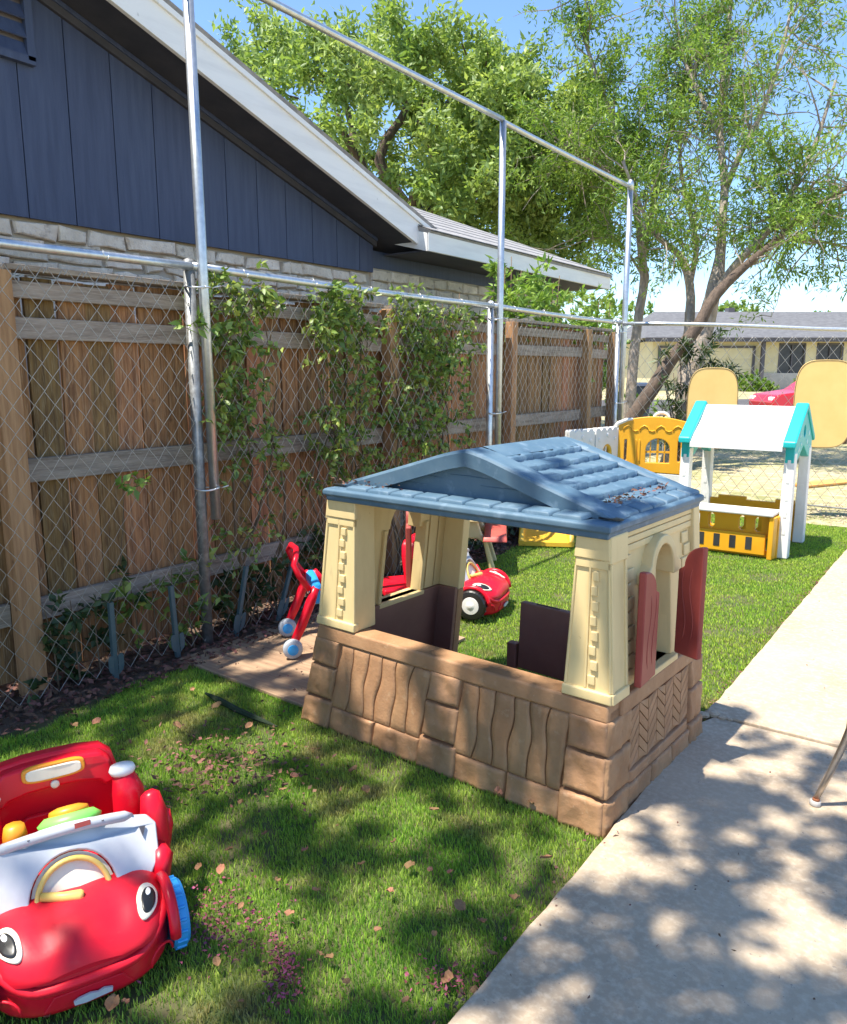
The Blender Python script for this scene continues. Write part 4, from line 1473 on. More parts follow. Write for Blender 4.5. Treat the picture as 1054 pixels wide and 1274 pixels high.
ob('seat', MB().box(-.16, .16, -.16, .12, .15, .19), red, rc, bevel=.012, seg=3)
for (x, y) in ((-.13, -.13), (.13, -.13), (-.13, .1), (.13, .1)):
    ob('leg', MB().tube([(x, y, .16), (x * 1.12, y * 1.12, 0)], [.024, .02], n=10), red, rc, smooth=True)

# toddler picnic table: tan legs, red bench
pt = thing('picnic_table', 'toddler picnic table with tan legs and red seats on the turf', 'toy table', (-3.22, 5.05, -.01), R(30))
for s_ in (-1, 1):
    m_ = MB().plate([[(-.05, .0), (.0, .0), (.055, .24), (.10, .27), (.26, .27), (.31, .24), (.365, 0), (.415, 0), (.33, .27), (.30, .30), (.26, .42), (.10, .42), (.06, .30), (.03, .27)]], lambda u, v, d: (u - .18, s_ * .20 + d, v), -.03, .03)
    ob('leg', m_, cream, pt, bevel=.012)
    m_ = MB().relief(lambda u, v, d: (u, v, .265 + d), (-.31 if s_ < 0 else .13), (-.13 if s_ < 0 else .31), -.29, .29, .035, 0, nu=5, nv=6)
    m_.relief(lambda u, v, d: (u, v, .262 - d * .3), (-.31 if s_ < 0 else .13), (-.13 if s_ < 0 else .31), -.29, .29, .035, 0, nu=5, nv=6)
    ob('bench', m_, table_red, pt, smooth=True)
m_ = MB().relief(lambda u, v, d: (u, v, .42 + d), -.15, .15, -.30, .30, .03, 0, nu=5, nv=6)
m_.relief(lambda u, v, d: (u, v, .416 - d * .3), -.15, .15, -.30, .30, .03, 0, nu=5, nv=6)
ob('table_top', m_, cream, pt, smooth=True)

# yellow slide
sl = thing('slide', 'low yellow plastic slide with raised sides lying on the turf by the fence', 'slide', (-3.02, 6.02, -.005), R(118))
ns = 14
def slz(t):
    return .035 + .18 * sm(.25, 1.1, t)
m_ = MB()
sec = [(-.22, 0), (-.225, .10), (-.205, .115), (-.185, .10), (-.175, .012), (0, 0), (.175, .012), (.185, .10), (.205, .115), (.225, .10), (.22, 0), (.0, -.03)]
m_.grid(len(sec), ns, lambda i, j: (.62 * j / (ns - 1), sec[i][0] * (1.08 - .1 * j / ns), (slz(j / (ns - 1)) + sec[i][1] * sm(-.05, .25, j / (ns - 1))) if i not in (0, 10, 11) else 0.0), wrap=True)
m_.add([(.62 * 0, sec[i][0] * 1.08, (slz(0) + sec[i][1] * sm(-.05, .25, 0)) if i not in (0, 10, 11) else 0) for i in range(12)], [tuple(range(12))])
m_.add([(.62, sec[i][0] * .987, (slz(1) + sec[i][1]) if i not in (0, 10, 11) else 0) for i in range(12)], [tuple(reversed(range(12)))])
ob('chute', m_, slide_yel, sl, bevel=.006)
ob('base_block', MB().box(.50, .68, -.27, -.225, 0, .14), teal_pl, sl, bevel=.01)

# ------------------------------------------------------------------ play stall
sx0, sx1, sy0, sy1 = -2.10, -1.27, 6.80, 7.53
stl = thing('play_stall', 'white play stall with teal gable ends and white pitched roof on the turf', 'play stall', ((sx0 + sx1) / 2, (sy0 + sy1) / 2, -.01), R(1))
hw, hdp = (sx1 - sx0) / 2, (sy1 - sy0) / 2
for s_ in (-1, 1):
    for q in (-1, 1):
        y0 = q * hdp
        m_ = MB().hexa([(s_ * hw - .045, y0 - .05, 0), (s_ * hw + .045, y0 - .05, 0), (s_ * hw + .045, y0 + .05, 0), (s_ * hw - .045, y0 + .05, 0)],
                       [(s_ * hw - .04, y0 * .93 - .05, .86), (s_ * hw + .04, y0 * .93 - .05, .86), (s_ * hw + .04, y0 * .93 + .05, .86), (s_ * hw - .04, y0 * .93 + .05, .86)])
        pst = ob('post', m_, white_pl, stl, bevel=.008)
        for k in range(5):
            z = .2 + .14 * k
            m_ = MB().box(s_ * hw - .012, s_ * hw + .012, y0 * (1 - .07 * z / .86) - .0535, y0 * (1 - .07 * z / .86) - .048, z, z + .05)
            ob('slot', m_, white_pl, pst)
    # teal gable end
    lo = [(-.395, .78), (-.30, .775), (-.22, .80), (0, .90), (.22, .80), (.30, .775), (.395, .78), (.40, .93), (.02, 1.205), (-.02, 1.205), (-.40, .93)]
    hole = [(.05 * math.cos(a), 1.02 + .05 * math.sin(a)) for a in [2 * math.pi * q / 12 for q in range(12)]]
    m_ = MB().plate([lo, hole], lambda u, v, d: (s_ * hw + d, u, v), -.035, .035)
    gb = ob('gable_end', m_, teal_pl, stl, bevel=.008)
    for q, (u, v) in enumerate(((-.33, .86), (-.24, .88), (-.14, .92), (.14, .92), (.24, .88), (.33, .86), (-.2, .99), (.2, .99))):
        for f in (-1, 1):
            r_ = .022 if q % 2 else .015
            m_ = MB().lathe([(r_, .033), (r_, .038), (r_ * .6, .040)], 10, Matrix.Translation((s_ * hw, u, v)) @ Matrix.Rotation(R(90 * f), 4, 'Y'))
            ob('raised_dot', m_, pale_star, gb)
    # teal rake caps
    for q in (-1, 1):
        m_ = MB().hexa([(s_ * hw - .05, q * .455, .905), (s_ * hw + .05, q * .455, .905), (s_ * hw + .05, q * .0, 1.205), (s_ * hw - .05, q * .0, 1.205)],
                       [(s_ * hw - .05, q * .455, .955), (s_ * hw + .05, q * .455, .955), (s_ * hw + .05, q * .0, 1.255), (s_ * hw - .05, q * .0, 1.255)])
        ob('rake_cap', m_, teal_pl, stl, bevel=.012, seg=3)
for q in (-1, 1):
    m_ = MB()
    m_.grid(2, 9, lambda i, j: ((-1 + 2 * i) * (hw - .05), q * .45 * (1 - j / 8), .915 + .30 * j / 8 + .006 * math.sin(j * 1.0)))
    m_.grid(2, 9, lambda i, j: ((-1 + 2 * i) * (hw - .05), q * .45 * (1 - j / 8), .893 + .30 * j / 8))
    m_.box(-(hw - .05), hw - .05, min(q * .455, q * .44), max(q * .455, q * .44), .878, .918)
    ob('roof_panel', m_, white_pl, stl)
# counter
m_ = MB().hexa([(-hw - .02, -hdp - .19, .355), (hw - .06, -hdp - .19, .355), (hw - .05, -hdp + .07, .355), (-hw - .02, -hdp + .07, .355)],
               [(-hw - .02, -hdp - .19, .385), (hw - .06, -hdp - .19, .385), (hw - .05, -hdp + .07, .385), (-hw - .02, -hdp + .07, .385)])
ob('counter', m_, white_pl, stl, bevel=.010, seg=3)


def rr(u0, u1, v0, v1, k=.02):
    return [(u0 + k, v0), (u1 - k, v0), (u1, v0 + k), (u1, v1 - k), (u1 - k, v1), (u0 + k, v1), (u0, v1 - k), (u0, v0 + k)]


# yellow front and back panels with slots
holes = []
for k in range(6):
    holes.append(rr(-.36 + .128 * k, -.36 + .128 * k + (.055 if k % 2 else .075), .055, .175))
for k in (0, 1, 3, 4, 5):
    holes.append(rr(-.30 + .125 * k, -.30 + .125 * k + .055, .205, .33))
m_ = MB().plate([[(-.40, .0), (.385, 0), (.385, .35), (-.40, .35)]] + holes, lambda u, v, d: (u, -hdp - .06 + d, v), -.02, .02)
fpn = ob('front_panel', m_, gold_pl, stl, bevel=.004)
ob('panel_ledge', MB().box(-.42, .30, -hdp - .125, -hdp - .08, .02, .195), gold_pl, stl, bevel=.008)
for k in range(5):
    x = -.365 + .128 * k
    ob('slot', MB().box(x, x + .05, -hdp - .128, -hdp - .1245, .06, .165), dark_screen, stl)
ob('corner_fin', MB().hexa([(.325, -hdp - .175, 0), (.365, -hdp - .175, 0), (.385, -hdp - .02, 0), (.345, -hdp - .02, 0)], [(.325, -hdp - .175, .35), (.365, -hdp - .175, .35), (.385, -hdp - .02, .35), (.345, -hdp - .02, .35)]), gold_pl, stl, bevel=.008)
holes = [rr(-.36 + .125 * k, -.36 + .125 * k + .055, .08, .26) for k in range(6)]
m_ = MB().plate([[(-.40, 0), (.42, 0), (.42, .34), (.36, .34), (.36, .37), (.20, .37), (.20, .34), (-.05, .34), (-.05, .37), (-.3, .37), (-.3, .34), (-.40, .34)]] + holes, lambda u, v, d: (u, hdp + .0 + d, v), -.02, .02)
ob('back_panel', m_, gold_pl, stl, bevel=.004)

# ------------------------------------------------------------------ play-pen panels
def panel_thing(name, label, p, q, cat, grp=None):
    d = Vector((q[0] - p[0], q[1] - p[1], 0))
    t = thing(name, label, cat, (p[0], p[1], -.01), math.atan2(d.y, d.x), grp)
    return t, d.length


for k, (p, q, lab) in enumerate((((-3.30, 6.96), (-3.205, 7.34), 'white battlemented play-pen panel with small yellow arched window nearest the wooden fence'), ((-3.20, 7.36), (-3.12, 7.74), 'white battlemented play-pen panel with arched window joined to the yellow door panel'))):
    t, ln = panel_thing('playpen_panel', lab, p, q, 'play pen', 'white play-pen panels')
    out = [(0, 0), (ln, 0), (ln, .95)]
    n_ = 4
    for j in range(n_ * 8, -1, -1):
        u = ln * j / (n_ * 8)
        out.append((u, .95 - .030 * max(0, math.cos(2 * math.pi * n_ * u / ln + .6)) ** 3))
    wl = [(ln * .30, .48), (ln * .74, .48), (ln * .74, .68)] + [(ln * (.52 + .22 * math.cos(a)), .68 + .10 * math.sin(a)) for a in [math.pi * q_ / 8 for q_ in range(1, 8)]] + [(ln * .30, .68)]
    m_ = MB().plate([out, wl], lambda u, v, d: (u, d, v), -.03, .03)
    ob('wall', m_, white_pl, t, bevel=.006)
    m_ = MB().tube([(u, 0, v) for u, v in wl[1:]] + [(wl[0][0], 0, wl[0][1])], .026, n=8)
    wn = ob('window_frame', m_, slide_yel, t, smooth=True)
    ob('mullion', MB().box(ln * .505, ln * .545, -.012, .012, .48, .775), white_pl, wn)
    ob('mullion', MB().box(ln * .30, ln * .74, -.012, .012, .60, .625), white_pl, wn)
    for (u, v) in ((.15, .83), (.52, .87), (.85, .83)):
        m_ = MB().lathe([(.022, .03), (.022, .036), (.012, .038)], 12, Matrix.Translation((ln * u, 0, v)) @ Matrix.Rotation(R(90), 4, 'X'))
        ob('boss', m_, white_pl, t)
t, ln = panel_thing('playpen_panel', 'broad yellow play-pen door panel with arched window above a white base', (-3.10, 7.76), (-2.44, 7.98), 'play pen')
# broad yellow panel over a white one
def topc(u):
    return 1.00 + .055 * math.sin(math.pi * min(1, max(0, u / ln)))
out = [(0, .50), (ln, .47), ] + [(ln * j / 14, topc(ln * j / 14)) for j in range(14, -1, -1)]
holes = [rr(ln * .09, ln * .13, .60, .82, .008), rr(ln * .85, ln * .89, .60, .82, .008)]
aw = [(ln * .40, .585), (ln * .74, .585), (ln * .74, .72)] + [(ln * (.57 + .17 * math.cos(a)), .72 + .115 * math.sin(a)) for a in [math.pi * q_ / 10 for q_ in range(1, 10)]] + [(ln * .40, .72)]
m_ = MB().plate([out, aw] + holes, lambda u, v, d: (u, d, v), -.03, .03)
yp = ob('door_panel', m_, gold_pl, t, bevel=.006)
for a, b, c, d in ((.555, .585, .585, .83), (.40, .74, .685, .705), (.46, .475, .585, .80), (.66, .675, .585, .80)):
    ob('mullion', MB().box(ln * a, ln * b, -.014, .014, c, d), gold_pl, yp)
for k in range(4):
    u0 = ln * (.07 + .235 * k)
    m_ = MB().tube([(u0 + .0, -.031, .915), (u0 + .01, -.031, .945), (u0 + .045, -.031, .965), (u0 + .08, -.031, .945), (u0 + .09, -.031, .915), (u0 + .12, -.031, .905), (u0 + .15, -.031, .915)], .008, n=6)
    ob('scallop_bead', m_, gold_pl, yp, smooth=True)
for u0 in (.25, .30):
    ob('rib', MB().box(ln * u0, ln * u0 + .014, -.04, -.028, .60, .82), gold_pl, yp, bevel=.003)
ob('lower_panel', MB().plate([[(0, 0), (ln, 0), (ln, .465), (0, .495)]], lambda u, v, d: (u, d, v), -.028, .028), white_pl, t, bevel=.006)
for k in range(5):
    ob('rib', MB().box(ln * (.06 + .2 * k), ln * (.06 + .2 * k) + .05, -.036, -.026, .06, .38), white_pl, t, bevel=.006)
m_ = MB().tube([(-.045, 0, .94), (.0, -.03, .985), (.08, -.03, 1.02), (.14, -.03, 1.03)], [.02, .022, .02, .012], n=8)
ob('rail_cap', m_, white_pl, t, smooth=True)
m_ = MB().tube([(ln * .60 + .055 * math.cos(a) * 1.3, .02, 1.04 + .055 * math.sin(a)) for a in [math.pi * q_ / 10 for q_ in range(11)]], .016, n=8)
ob('carry_handle', m_, white_pl, t, smooth=True)

# ------------------------------------------------------------------ plain painted boards hung on the far fence
def cut_board(label, sdist, w_, h, z0, ph_, drop):
    p = F0 + fd.normalized() * sdist
    t = thing('painted_board', label, 'board', (p.x, p.y, z0), fa, 'yellow boards on the far fence')
    lp = []
    for k in range(40):
        a = 2 * math.pi * k / 40
        c, s_ = math.cos(a), math.sin(a)
        lp.append((w_ / 2 * math.copysign(abs(c) ** .55, c), h / 2 + h / 2 * math.copysign(abs(s_) ** .55, s_)))
    m_ = MB().plate([lp], lambda u, v, d: (u, -.045 - d, v), 0, .018)
    ob('panel', m_, cut_yellow, t, bevel=.003)
    m_ = MB().tube([(u * .985, -.064, h / 2 + (v - h / 2) * .985) for u, v in lp + lp[:1]], .0028, n=5, cap=False)
    ob('edge_line', m_, board_dark, t)
    ob('batten', MB().box(-w_ * .45, w_ * .45, -.044, -.012, h * .05, h * .12), board_dark, t)
    ob('batten', MB().box(-w_ * .45, w_ * .45, -.044, -.012, h * .80, h * .86), board_dark, t)
    for s_ in (-1, 1):
        ob('hook', MB().tube([(s_ * w_ * .3, -.03, h * .83), (s_ * w_ * .3, .0, h * .86), (s_ * w_ * .3, .012, h * .84)], .004, n=6), galv, t)


cut_board('smaller plain yellow rounded board hung on the far fence behind the stall roof', .98, .52, .88, .66, 0, 0)
cut_board('larger plain yellow rounded board hung on the far fence right of the stall', 2.08, .58, .92, .70, 0, 0)

# ------------------------------------------------------------------ chair standing on the walk
ch = thing('chair', 'metal-legged chair standing on the concrete walk', 'chair', (-.349, 2.80, .022), R(0))
ft = [(0, 0), (.40, -.22), (.22, .40), (.60, .20)]
tp = [(.085, .015), (.37, -.12), (.22, .31), (.50, .17)]
for (a, b), (c, d) in zip(ft, tp):
    m_ = MB().tube([(a, b, .02), (a + (c - a) * .45, b + (d - b) * .45, .14), (a + (c - a) * .80, b + (d - b) * .80, .245), (a + (c - a) * .95, b + (d - b) * .95, .30), (c, d, .40)], [.0095, .0115, .0125, .013, .013], n=14)
    lg = ob('leg', m_, chrome, ch, smooth=True)
    m_ = MB().lathe([(.017, 0), (.019, .006), (.018, .018), (.012, .020)], 14, Matrix.Translation((a, b, 0)))
    gl = ob('glide', m_, glide, lg, smooth=True)
    m_ = MB().lathe([(.0125, .019), (.0115, .028)], 12, Matrix.Translation((a + .002, b, 0)))
    ob('rust_ring', m_, rust, lg, smooth=True)
m_ = MB().plate([[(.08, 0), (.37, -.13), (.52, .17), (.23, .33)]], lambda u, v, d: (u, v, d), .395, .425)
ob('seat', m_, shutter_red, ch, bevel=.012, seg=3)
m_ = MB().plate([[(-.15, .0), (.15, .0), (.13, .26), (-.13, .26)]], lambda u, v, d: (.455 + .12 * u / .2 * .45 + d, .02 + u * .95, v + .55), -.012, .012)
ob('backrest', m_, shutter_red, ch, bevel=.01, seg=3)
for s_ in (-1, 1):
    ob('back_tube', MB().tube([(.445 + s_ * .03, .02 + s_ * .13, .41), (.455 + s_ * .03, .02 + s_ * .13, .60), (.46 + s_ * .03, .02 + s_ * .13, .78)], .011, n=12), chrome, ch, smooth=True)

# ------------------------------------------------------------------ vegetation
def unit(V):
    return V / np.maximum(np.linalg.norm(V, axis=1, keepdims=True), 1e-9)


def leaf_mesh(name, P, D, L, W, g, fold=.18, droop=0.0):
    """kite-shaped leaves: P base, D direction, L length, W width"""
    n = len(P)
    D = unit(D + np.array([0, 0, -droop]))
    Rv = unit(g.normal(size=(n, 3)) + np.array([0, 0, .9]))
    S = unit(np.cross(D, Rv))
    Nn = np.cross(S, D)
    mid = P + D * (L * .42)[:, None]
    V = np.stack([P, mid + S * (W / 2)[:, None] + Nn * (W * fold)[:, None], P + D * L[:, None], mid - S * (W / 2)[:, None] + Nn * (W * fold)[:, None]], 1).reshape(-1, 3)
    i = (np.arange(n) * 4)[:, None]
    F = np.concatenate([i + np.array([[0, 1, 2]]), i + np.array([[0, 2, 3]])], 0)
    return np_mesh(name, V, F)


def limb(par, name, pts, rs, mat, n=9):
    """bent tube with a little knottiness"""
    P = [Vector(p) for p in pts]
    out, rr_ = [], []
    for i in range(len(P) - 1):
        for k in range(3):
            t = k / 3
            p0, p1, p2, p3 = P[max(i - 1, 0)], P[i], P[i + 1], P[min(i + 2, len(P) - 1)]
            q = .5 * ((2 * p1) + (p2 - p0) * t + (2 * p0 - 5 * p1 + 4 * p2 - p3) * t * t + (3 * p1 - p0 - 3 * p2 + p3) * t ** 3)
            r_ = rs[i] + (rs[i + 1] - rs[i]) * t
            q = q + Vector((mnoise.noise(q * 2.1), mnoise.noise(q * 2.1 + Vector((5, 0, 0))), 0)) * r_ * .5
            out.append(q)
            rr_.append(r_ * (1 + .12 * mnoise.noise(q * 5)))
    out.append(P[-1])
    rr_.append(rs[-1])
    off = Vector(par.location)
    return ob(name, MB().tube([q - off for q in out], rr_, n=n), mat, par, smooth=True)


def twigs_and_leaves(par, seeds, g, nl, ll, lw, mat, tmat, spread, tlen, droop, r0=.012, up=.3, crown='crown', ball=0.0):
    """seeds: list of (point, outward dir); grows a twig from each and hangs leaves along it"""
    off = np.array(par.location)
    tm = MB()
    Ps, Ds = [], []
    for (p, d) in seeds:
        p = np.array(p, float)
        d = np.array(d, float)
        d = d / (np.linalg.norm(d) + 1e-9)
        Lg = tlen * g.uniform(.6, 1.25)
        pts = [p]
        dd = d.copy()
        for k in range(4):
            dd = dd + g.normal(size=3) * spread + np.array([0, 0, up * .3 - droop * .12 * k])
            dd /= np.linalg.norm(dd)
            pts.append(pts[-1] + dd * Lg / 4)
        tm.tube([Vector(q - off) for q in pts], [r0, r0 * .8, r0 * .6, r0 * .4, r0 * .2], n=4, cap=False)
        t = g.uniform(.6, 4, nl)
        k = np.minimum(t.astype(int), 3)
        A = np.array(pts)
        base = A[k] + (A[k + 1] - A[k]) * (t - k)[:, None]
        base = base + g.normal(size=(nl, 3)) * (.035 * tlen + ball)
        Ps.append(base)
        Ds.append(unit(A[k + 1] - A[k]) * .6 + g.normal(size=(nl, 3)) * .75)
    P = np.concatenate(Ps) - off
    D = np.concatenate(Ds)
    n = len(P)
    me = leaf_mesh(crown, P, D, ll * g.uniform(.6, 1.25, n), lw * g.uniform(.7, 1.25, n), g, droop=droop)
    stuff(ob(crown, me, mat, par))
    stuff(ob('twigs', tm, tmat, par, fixn=False))


def pxl(lst, dd=0):
    return [at(x, y, d + dd) for (x, y, d) in lst]


# big light-green tree behind the house
g = np.random.default_rng(21)
D1 = 17.5
c1 = at(458, 228, D1)
base1 = at(520, 300, D1)
t1 = thing('shade_tree', 'big dense light-green tree rising behind the blue house', 'tree', (base1.x, base1.y, 0))
tr = [Vector((base1.x, base1.y, -.1)), Vector((base1.x + .1, base1.y, 1.5)), Vector((base1.x - .1, base1.y + .1, 3.0))]
limb(t1, 'trunk', tr + [at(515, 270, D1)], [.38, .33, .30, .26], bark_dark)
seeds = []
for (ex, ey, ed) in ((330, 110, 0), (390, 95, 1), (470, 95, -1), (560, 120, 1), (640, 150, 0), (690, 180, -.5), (620, 215, -1.5), (420, 140, -2), (520, 150, -2), (300, 170, 1)):
    e = at(ex, ey, D1 + ed)
    s0 = at(515, 272, D1)
    m1 = s0.lerp(e, .4) + Vector((0, 0, -.25)) + Vector(g.normal(size=3) * .2)
    m2 = s0.lerp(e, .75) + Vector(g.normal(size=3) * .2)
    limb(t1, 'limb', [s0, m1, m2, e], [.17, .12, .075, .03], bark_dark, n=7)
cc = np.array(c1)
ax = np.array(RT)
az = np.array([0, 0, 1.0])
ay = np.cross(az, ax)
for k in range(620):
    v = g.normal(size=3)
    v /= np.linalg.norm(v)
    if v[2] < -.55 and g.uniform() < .7:
        continue
    r_ = g.uniform(.62, 1.0) ** .5
    bump_ = 1 + .16 * mnoise.noise(Vector(v * 2.3)) + .10 * mnoise.noise(Vector(v * 5.5))
    p = cc + (ax * v[0] * 4.85 + ay * v[1] * 3.9 + az * v[2] * 2.65) * r_ * bump_
    if mnoise.noise(Vector(p * .75)) < -.30:
        continue
    seeds.append((p, v * np.array([1, 1, .6]) + np.array([0, 0, .2])))
cc2 = np.array(at(655, 225, D1 - 1))
for k in range(170):
    v = g.normal(size=3)
    v /= np.linalg.norm(v)
    p = cc2 + (ax * v[0] * 1.9 + ay * v[1] * 1.8 + az * v[2] * 2.1) * g.uniform(.4, 1.0) ** .5
    if mnoise.noise(Vector(p * .9)) > -.25:
        seeds.append((p, v * np.array([1, 1, .6]) + np.array([0, 0, .2])))
twigs_and_leaves(t1, seeds, g, 210, .17, .062, leaf_oak, bark_dark, .3, .75, .35, r0=.02, ball=.10)

# leaning multi-trunked tree beyond the far fence
g = np.random.default_rng(5)
D2 = 12.9
b2 = at(838, 578, D2)
t2 = thing('leaning_tree', 'tall sparse tree with pale forked trunk and narrow leaves beyond the far fence', 'tree', (b2.x, b2.y, -.05))
LA = [(838, 585, 12.9), (848, 515, 12.9), (864, 455, 12.9), (878, 405, 12.9), (889, 355, 12.8), (897, 300, 12.8), (902, 235, 12.9), (896, 170, 13.0), (899, 100, 13.2), (908, 20, 13.4), (918, -70, 13.5)]
limb(t2, 'trunk', pxl(LA), [.22, .18, .165, .145, .12, .075, .065, .055, .045, .035, .025], bark, 12)
LC = [(843, 545, 12.95), (850, 475, 13.1), (857, 410, 13.2), (859, 355, 13.3), (846, 318, 13.3), (820, 296, 13.2), (798, 258, 13.1), (775, 200, 12.9)]
limb(t2, 'trunk', pxl(LC), [.12, .10, .085, .075, .06, .045, .035, .025], bark, 10)
LB2 = [(886, 372, 12.75), (915, 330, 12.5), (948, 296, 12.3), (975, 262, 12.2), (992, 225, 12.1), (1018, 170, 12.0), (1040, 100, 12.0)]
LD = [(902, 235, 12.9), (922, 190, 12.6), (948, 140, 12.5), (968, 80, 12.4), (985, 10, 12.3)]
LE = [(896, 170, 13.0), (872, 120, 13.2), (850, 70, 13.3), (838, 10, 13.3)]
LF = [(859, 355, 13.3), (866, 310, 13.5), (858, 262, 13.6), (846, 200, 13.7), (850, 130, 13.8)]
LG = [(930, 312, 12.4), (975, 300, 12.6), (1020, 300, 12.8), (1060, 310, 13.0)]
for l_, r_ in ((LB2, [.08, .07, .06, .05, .04, .03, .02]), (LD, [.06, .05, .04, .03, .02]), (LE, [.05, .04, .03, .02]), (LF, [.055, .045, .04, .03, .02]), (LG, [.04, .03, .025, .02])):
    limb(t2, 'limb', pxl(l_), r_, bark, 8)
b3 = at(772, 556, 12.4)
tB = thing('leaning_tree', 'dark-barked trunk leaning far over across the pale forked trunk', 'tree', (b3.x, b3.y, -.05))
LB = [(766, 575, 12.6), (790, 518, 12.5), (822, 468, 12.4), (858, 420, 12.3), (893, 366, 12.25), (926, 332, 12.2), (962, 303, 12.1), (1005, 263, 12.0), (1056, 233, 11.9), (1125, 212, 11.8)]
limb(tB, 'trunk', pxl(LB), [.13, .12, .11, .10, .085, .065, .05, .04, .035, .025], bark_dark, 10)
b4 = at(783, 560, 14.2)
tS = thing('slim_tree', 'slim upright tree standing just past the corner pole of the mesh fence', 'tree', (b4.x, b4.y, -.05))
LS_ = [(780, 570, 14.2), (786, 475, 14.2), (794, 405, 14.2), (801, 345, 14.2), (797, 285, 14.1), (788, 240, 14.0), (776, 185, 13.9), (752, 120, 13.8), (728, 50, 13.7), (715, -20, 13.7)]
limb(tS, 'trunk', pxl(LS_), [.11, .10, .085, .08, .07, .06, .05, .04, .03, .02], bark, 9)
LS2 = [(800, 320, 14.2), (814, 250, 14.1), (832, 175, 14.0), (852, 105, 13.9), (895, 55, 13.8)]
LS3 = [(788, 240, 14.0), (745, 205, 13.9), (700, 180, 13.8)]
LS4 = [(801, 345, 14.2), (770, 300, 14.3), (730, 285, 14.4)]
for l_, r_ in ((LS2, [.07, .055, .045, .03, .02]), (LS3, [.035, .025, .015]), (LS4, [.03, .02, .012])):
    limb(tS, 'limb', pxl(l_), r_, bark, 7)


def along(l_, n, g, lo=.3):
    P = [np.array(at(x, y, d)) for (x, y, d) in l_]
    out = []
    for _ in range(n):
        t = g.uniform(lo, .999) * (len(P) - 1)
        k = int(t)
        p = P[k] + (P[k + 1] - P[k]) * (t - k)
        d = g.normal(size=3)
        d = d / np.linalg.norm(d) + .5 * (P[k + 1] - P[k]) / np.linalg.norm(P[k + 1] - P[k]) + np.array([0, 0, .25])
        out.append((p, d))
    return out


def grow_second(seeds, g, ln):
    """push each seed out along its direction so that foliage fills the crown"""
    res = []
    for p, d in seeds:
        d = d / np.linalg.norm(d)
        L_2 = ln * g.uniform(.2, 1.0)
        res.append((p + d * L_2, d + g.normal(size=3) * .4))
    return res


def secondary(par, seeds, g, ln, r0, mat):
    tm = MB()
    off = Vector(par.location)
    out = []
    for p, d in seeds:
        d = d / np.linalg.norm(d)
        L_2 = ln * g.uniform(.4, 1.1)
        pts = [p]
        dd = d
        for k in range(5):
            dd = dd + g.normal(size=3) * .22 + np.array([0, 0, .05])
            dd = dd / np.linalg.norm(dd)
            pts.append(pts[-1] + dd * L_2 / 5)
        tm.tube([Vector(q) - off for q in pts], [r0, r0 * .85, r0 * .7, r0 * .5, r0 * .35, r0 * .2], n=5, cap=False)
        for k in range(4):
            t = g.uniform(1.0, 4.99)
            q = int(t)
            out.append((pts[q] + (pts[q + 1] - pts[q]) * (t - q), dd * .5 + g.normal(size=3) * .7))
    stuff(ob('branches', tm, mat, par, fixn=False))
    return out


s2 = along(LA, 40, g, .52) + along(LC, 22, g, .5) + along(LB2, 26, g, .35) + along(LD, 26, g, .1) + along(LE, 22, g, .1) + along(LF, 26, g, .2) + along(LG, 16, g, .2)
s2 = secondary(t2, s2, g, 1.7, .016, bark)
s2 = [s for s in s2 if mnoise.noise(Vector(s[0] * 1.1)) > -.10]
twigs_and_leaves(t2, s2, g, 64, .125, .026, leaf_will, bark, .35, .75, .5, r0=.007, ball=.05)
sB = along(LB, 34, g, .55)
sB = secondary(tB, sB, g, 1.3, .014, bark)
sB = [s for s in sB if mnoise.noise(Vector(s[0] * 1.1)) > -.05]
twigs_and_leaves(tB, sB, g, 60, .115, .026, leaf_will, bark, .35, .65, .7, r0=.006, ball=.05)
sS = along(LS_, 46, g, .42) + along(LS2, 30, g, .2) + along(LS3, 16, g, .2) + along(LS4, 12, g, .2)
sS = secondary(tS, sS, g, 1.6, .014, bark)
sS = [s for s in sS if mnoise.noise(Vector(s[0] * 1.2)) > -.10]
twigs_and_leaves(tS, sS, g, 68, .12, .03, leaf_will, bark, .35, .7, .4, r0=.006, ball=.05)
# spiky dark shrub at the foot of the trunks
g = np.random.default_rng(9)
bs = at(850, 545, 12.6)
sh = thing('shrub', 'dark spiky-leaved shrub around the foot of the pale forked trunk', 'shrub', (bs.x, bs.y, -.05))
sds = []
for k in range(60):
    px_, py_ = g.uniform(815, 905), g.uniform(425, 560)
    p = np.array(at(px_, py_, 12.4 + g.uniform(-.4, .7)))
    sds.append((p, g.normal(size=3) + np.array([0, 0, .5])))
for k in range(9):
    q = at(820 + k * 9, 440 + (k * 37) % 50, 12.5 + .1 * (k % 3))
    limb(sh, 'stem', [Vector((bs.x + .03 * k - .1, bs.y, -.06)), Vector((bs.x + .04 * k - .15, bs.y, .5)), q], [.02, .015, .006], bark_dark, 5)
twigs_and_leaves(sh, sds, g, 34, .16, .030, leaf_dark, bark_dark, .3, .3, .2, r0=.006)

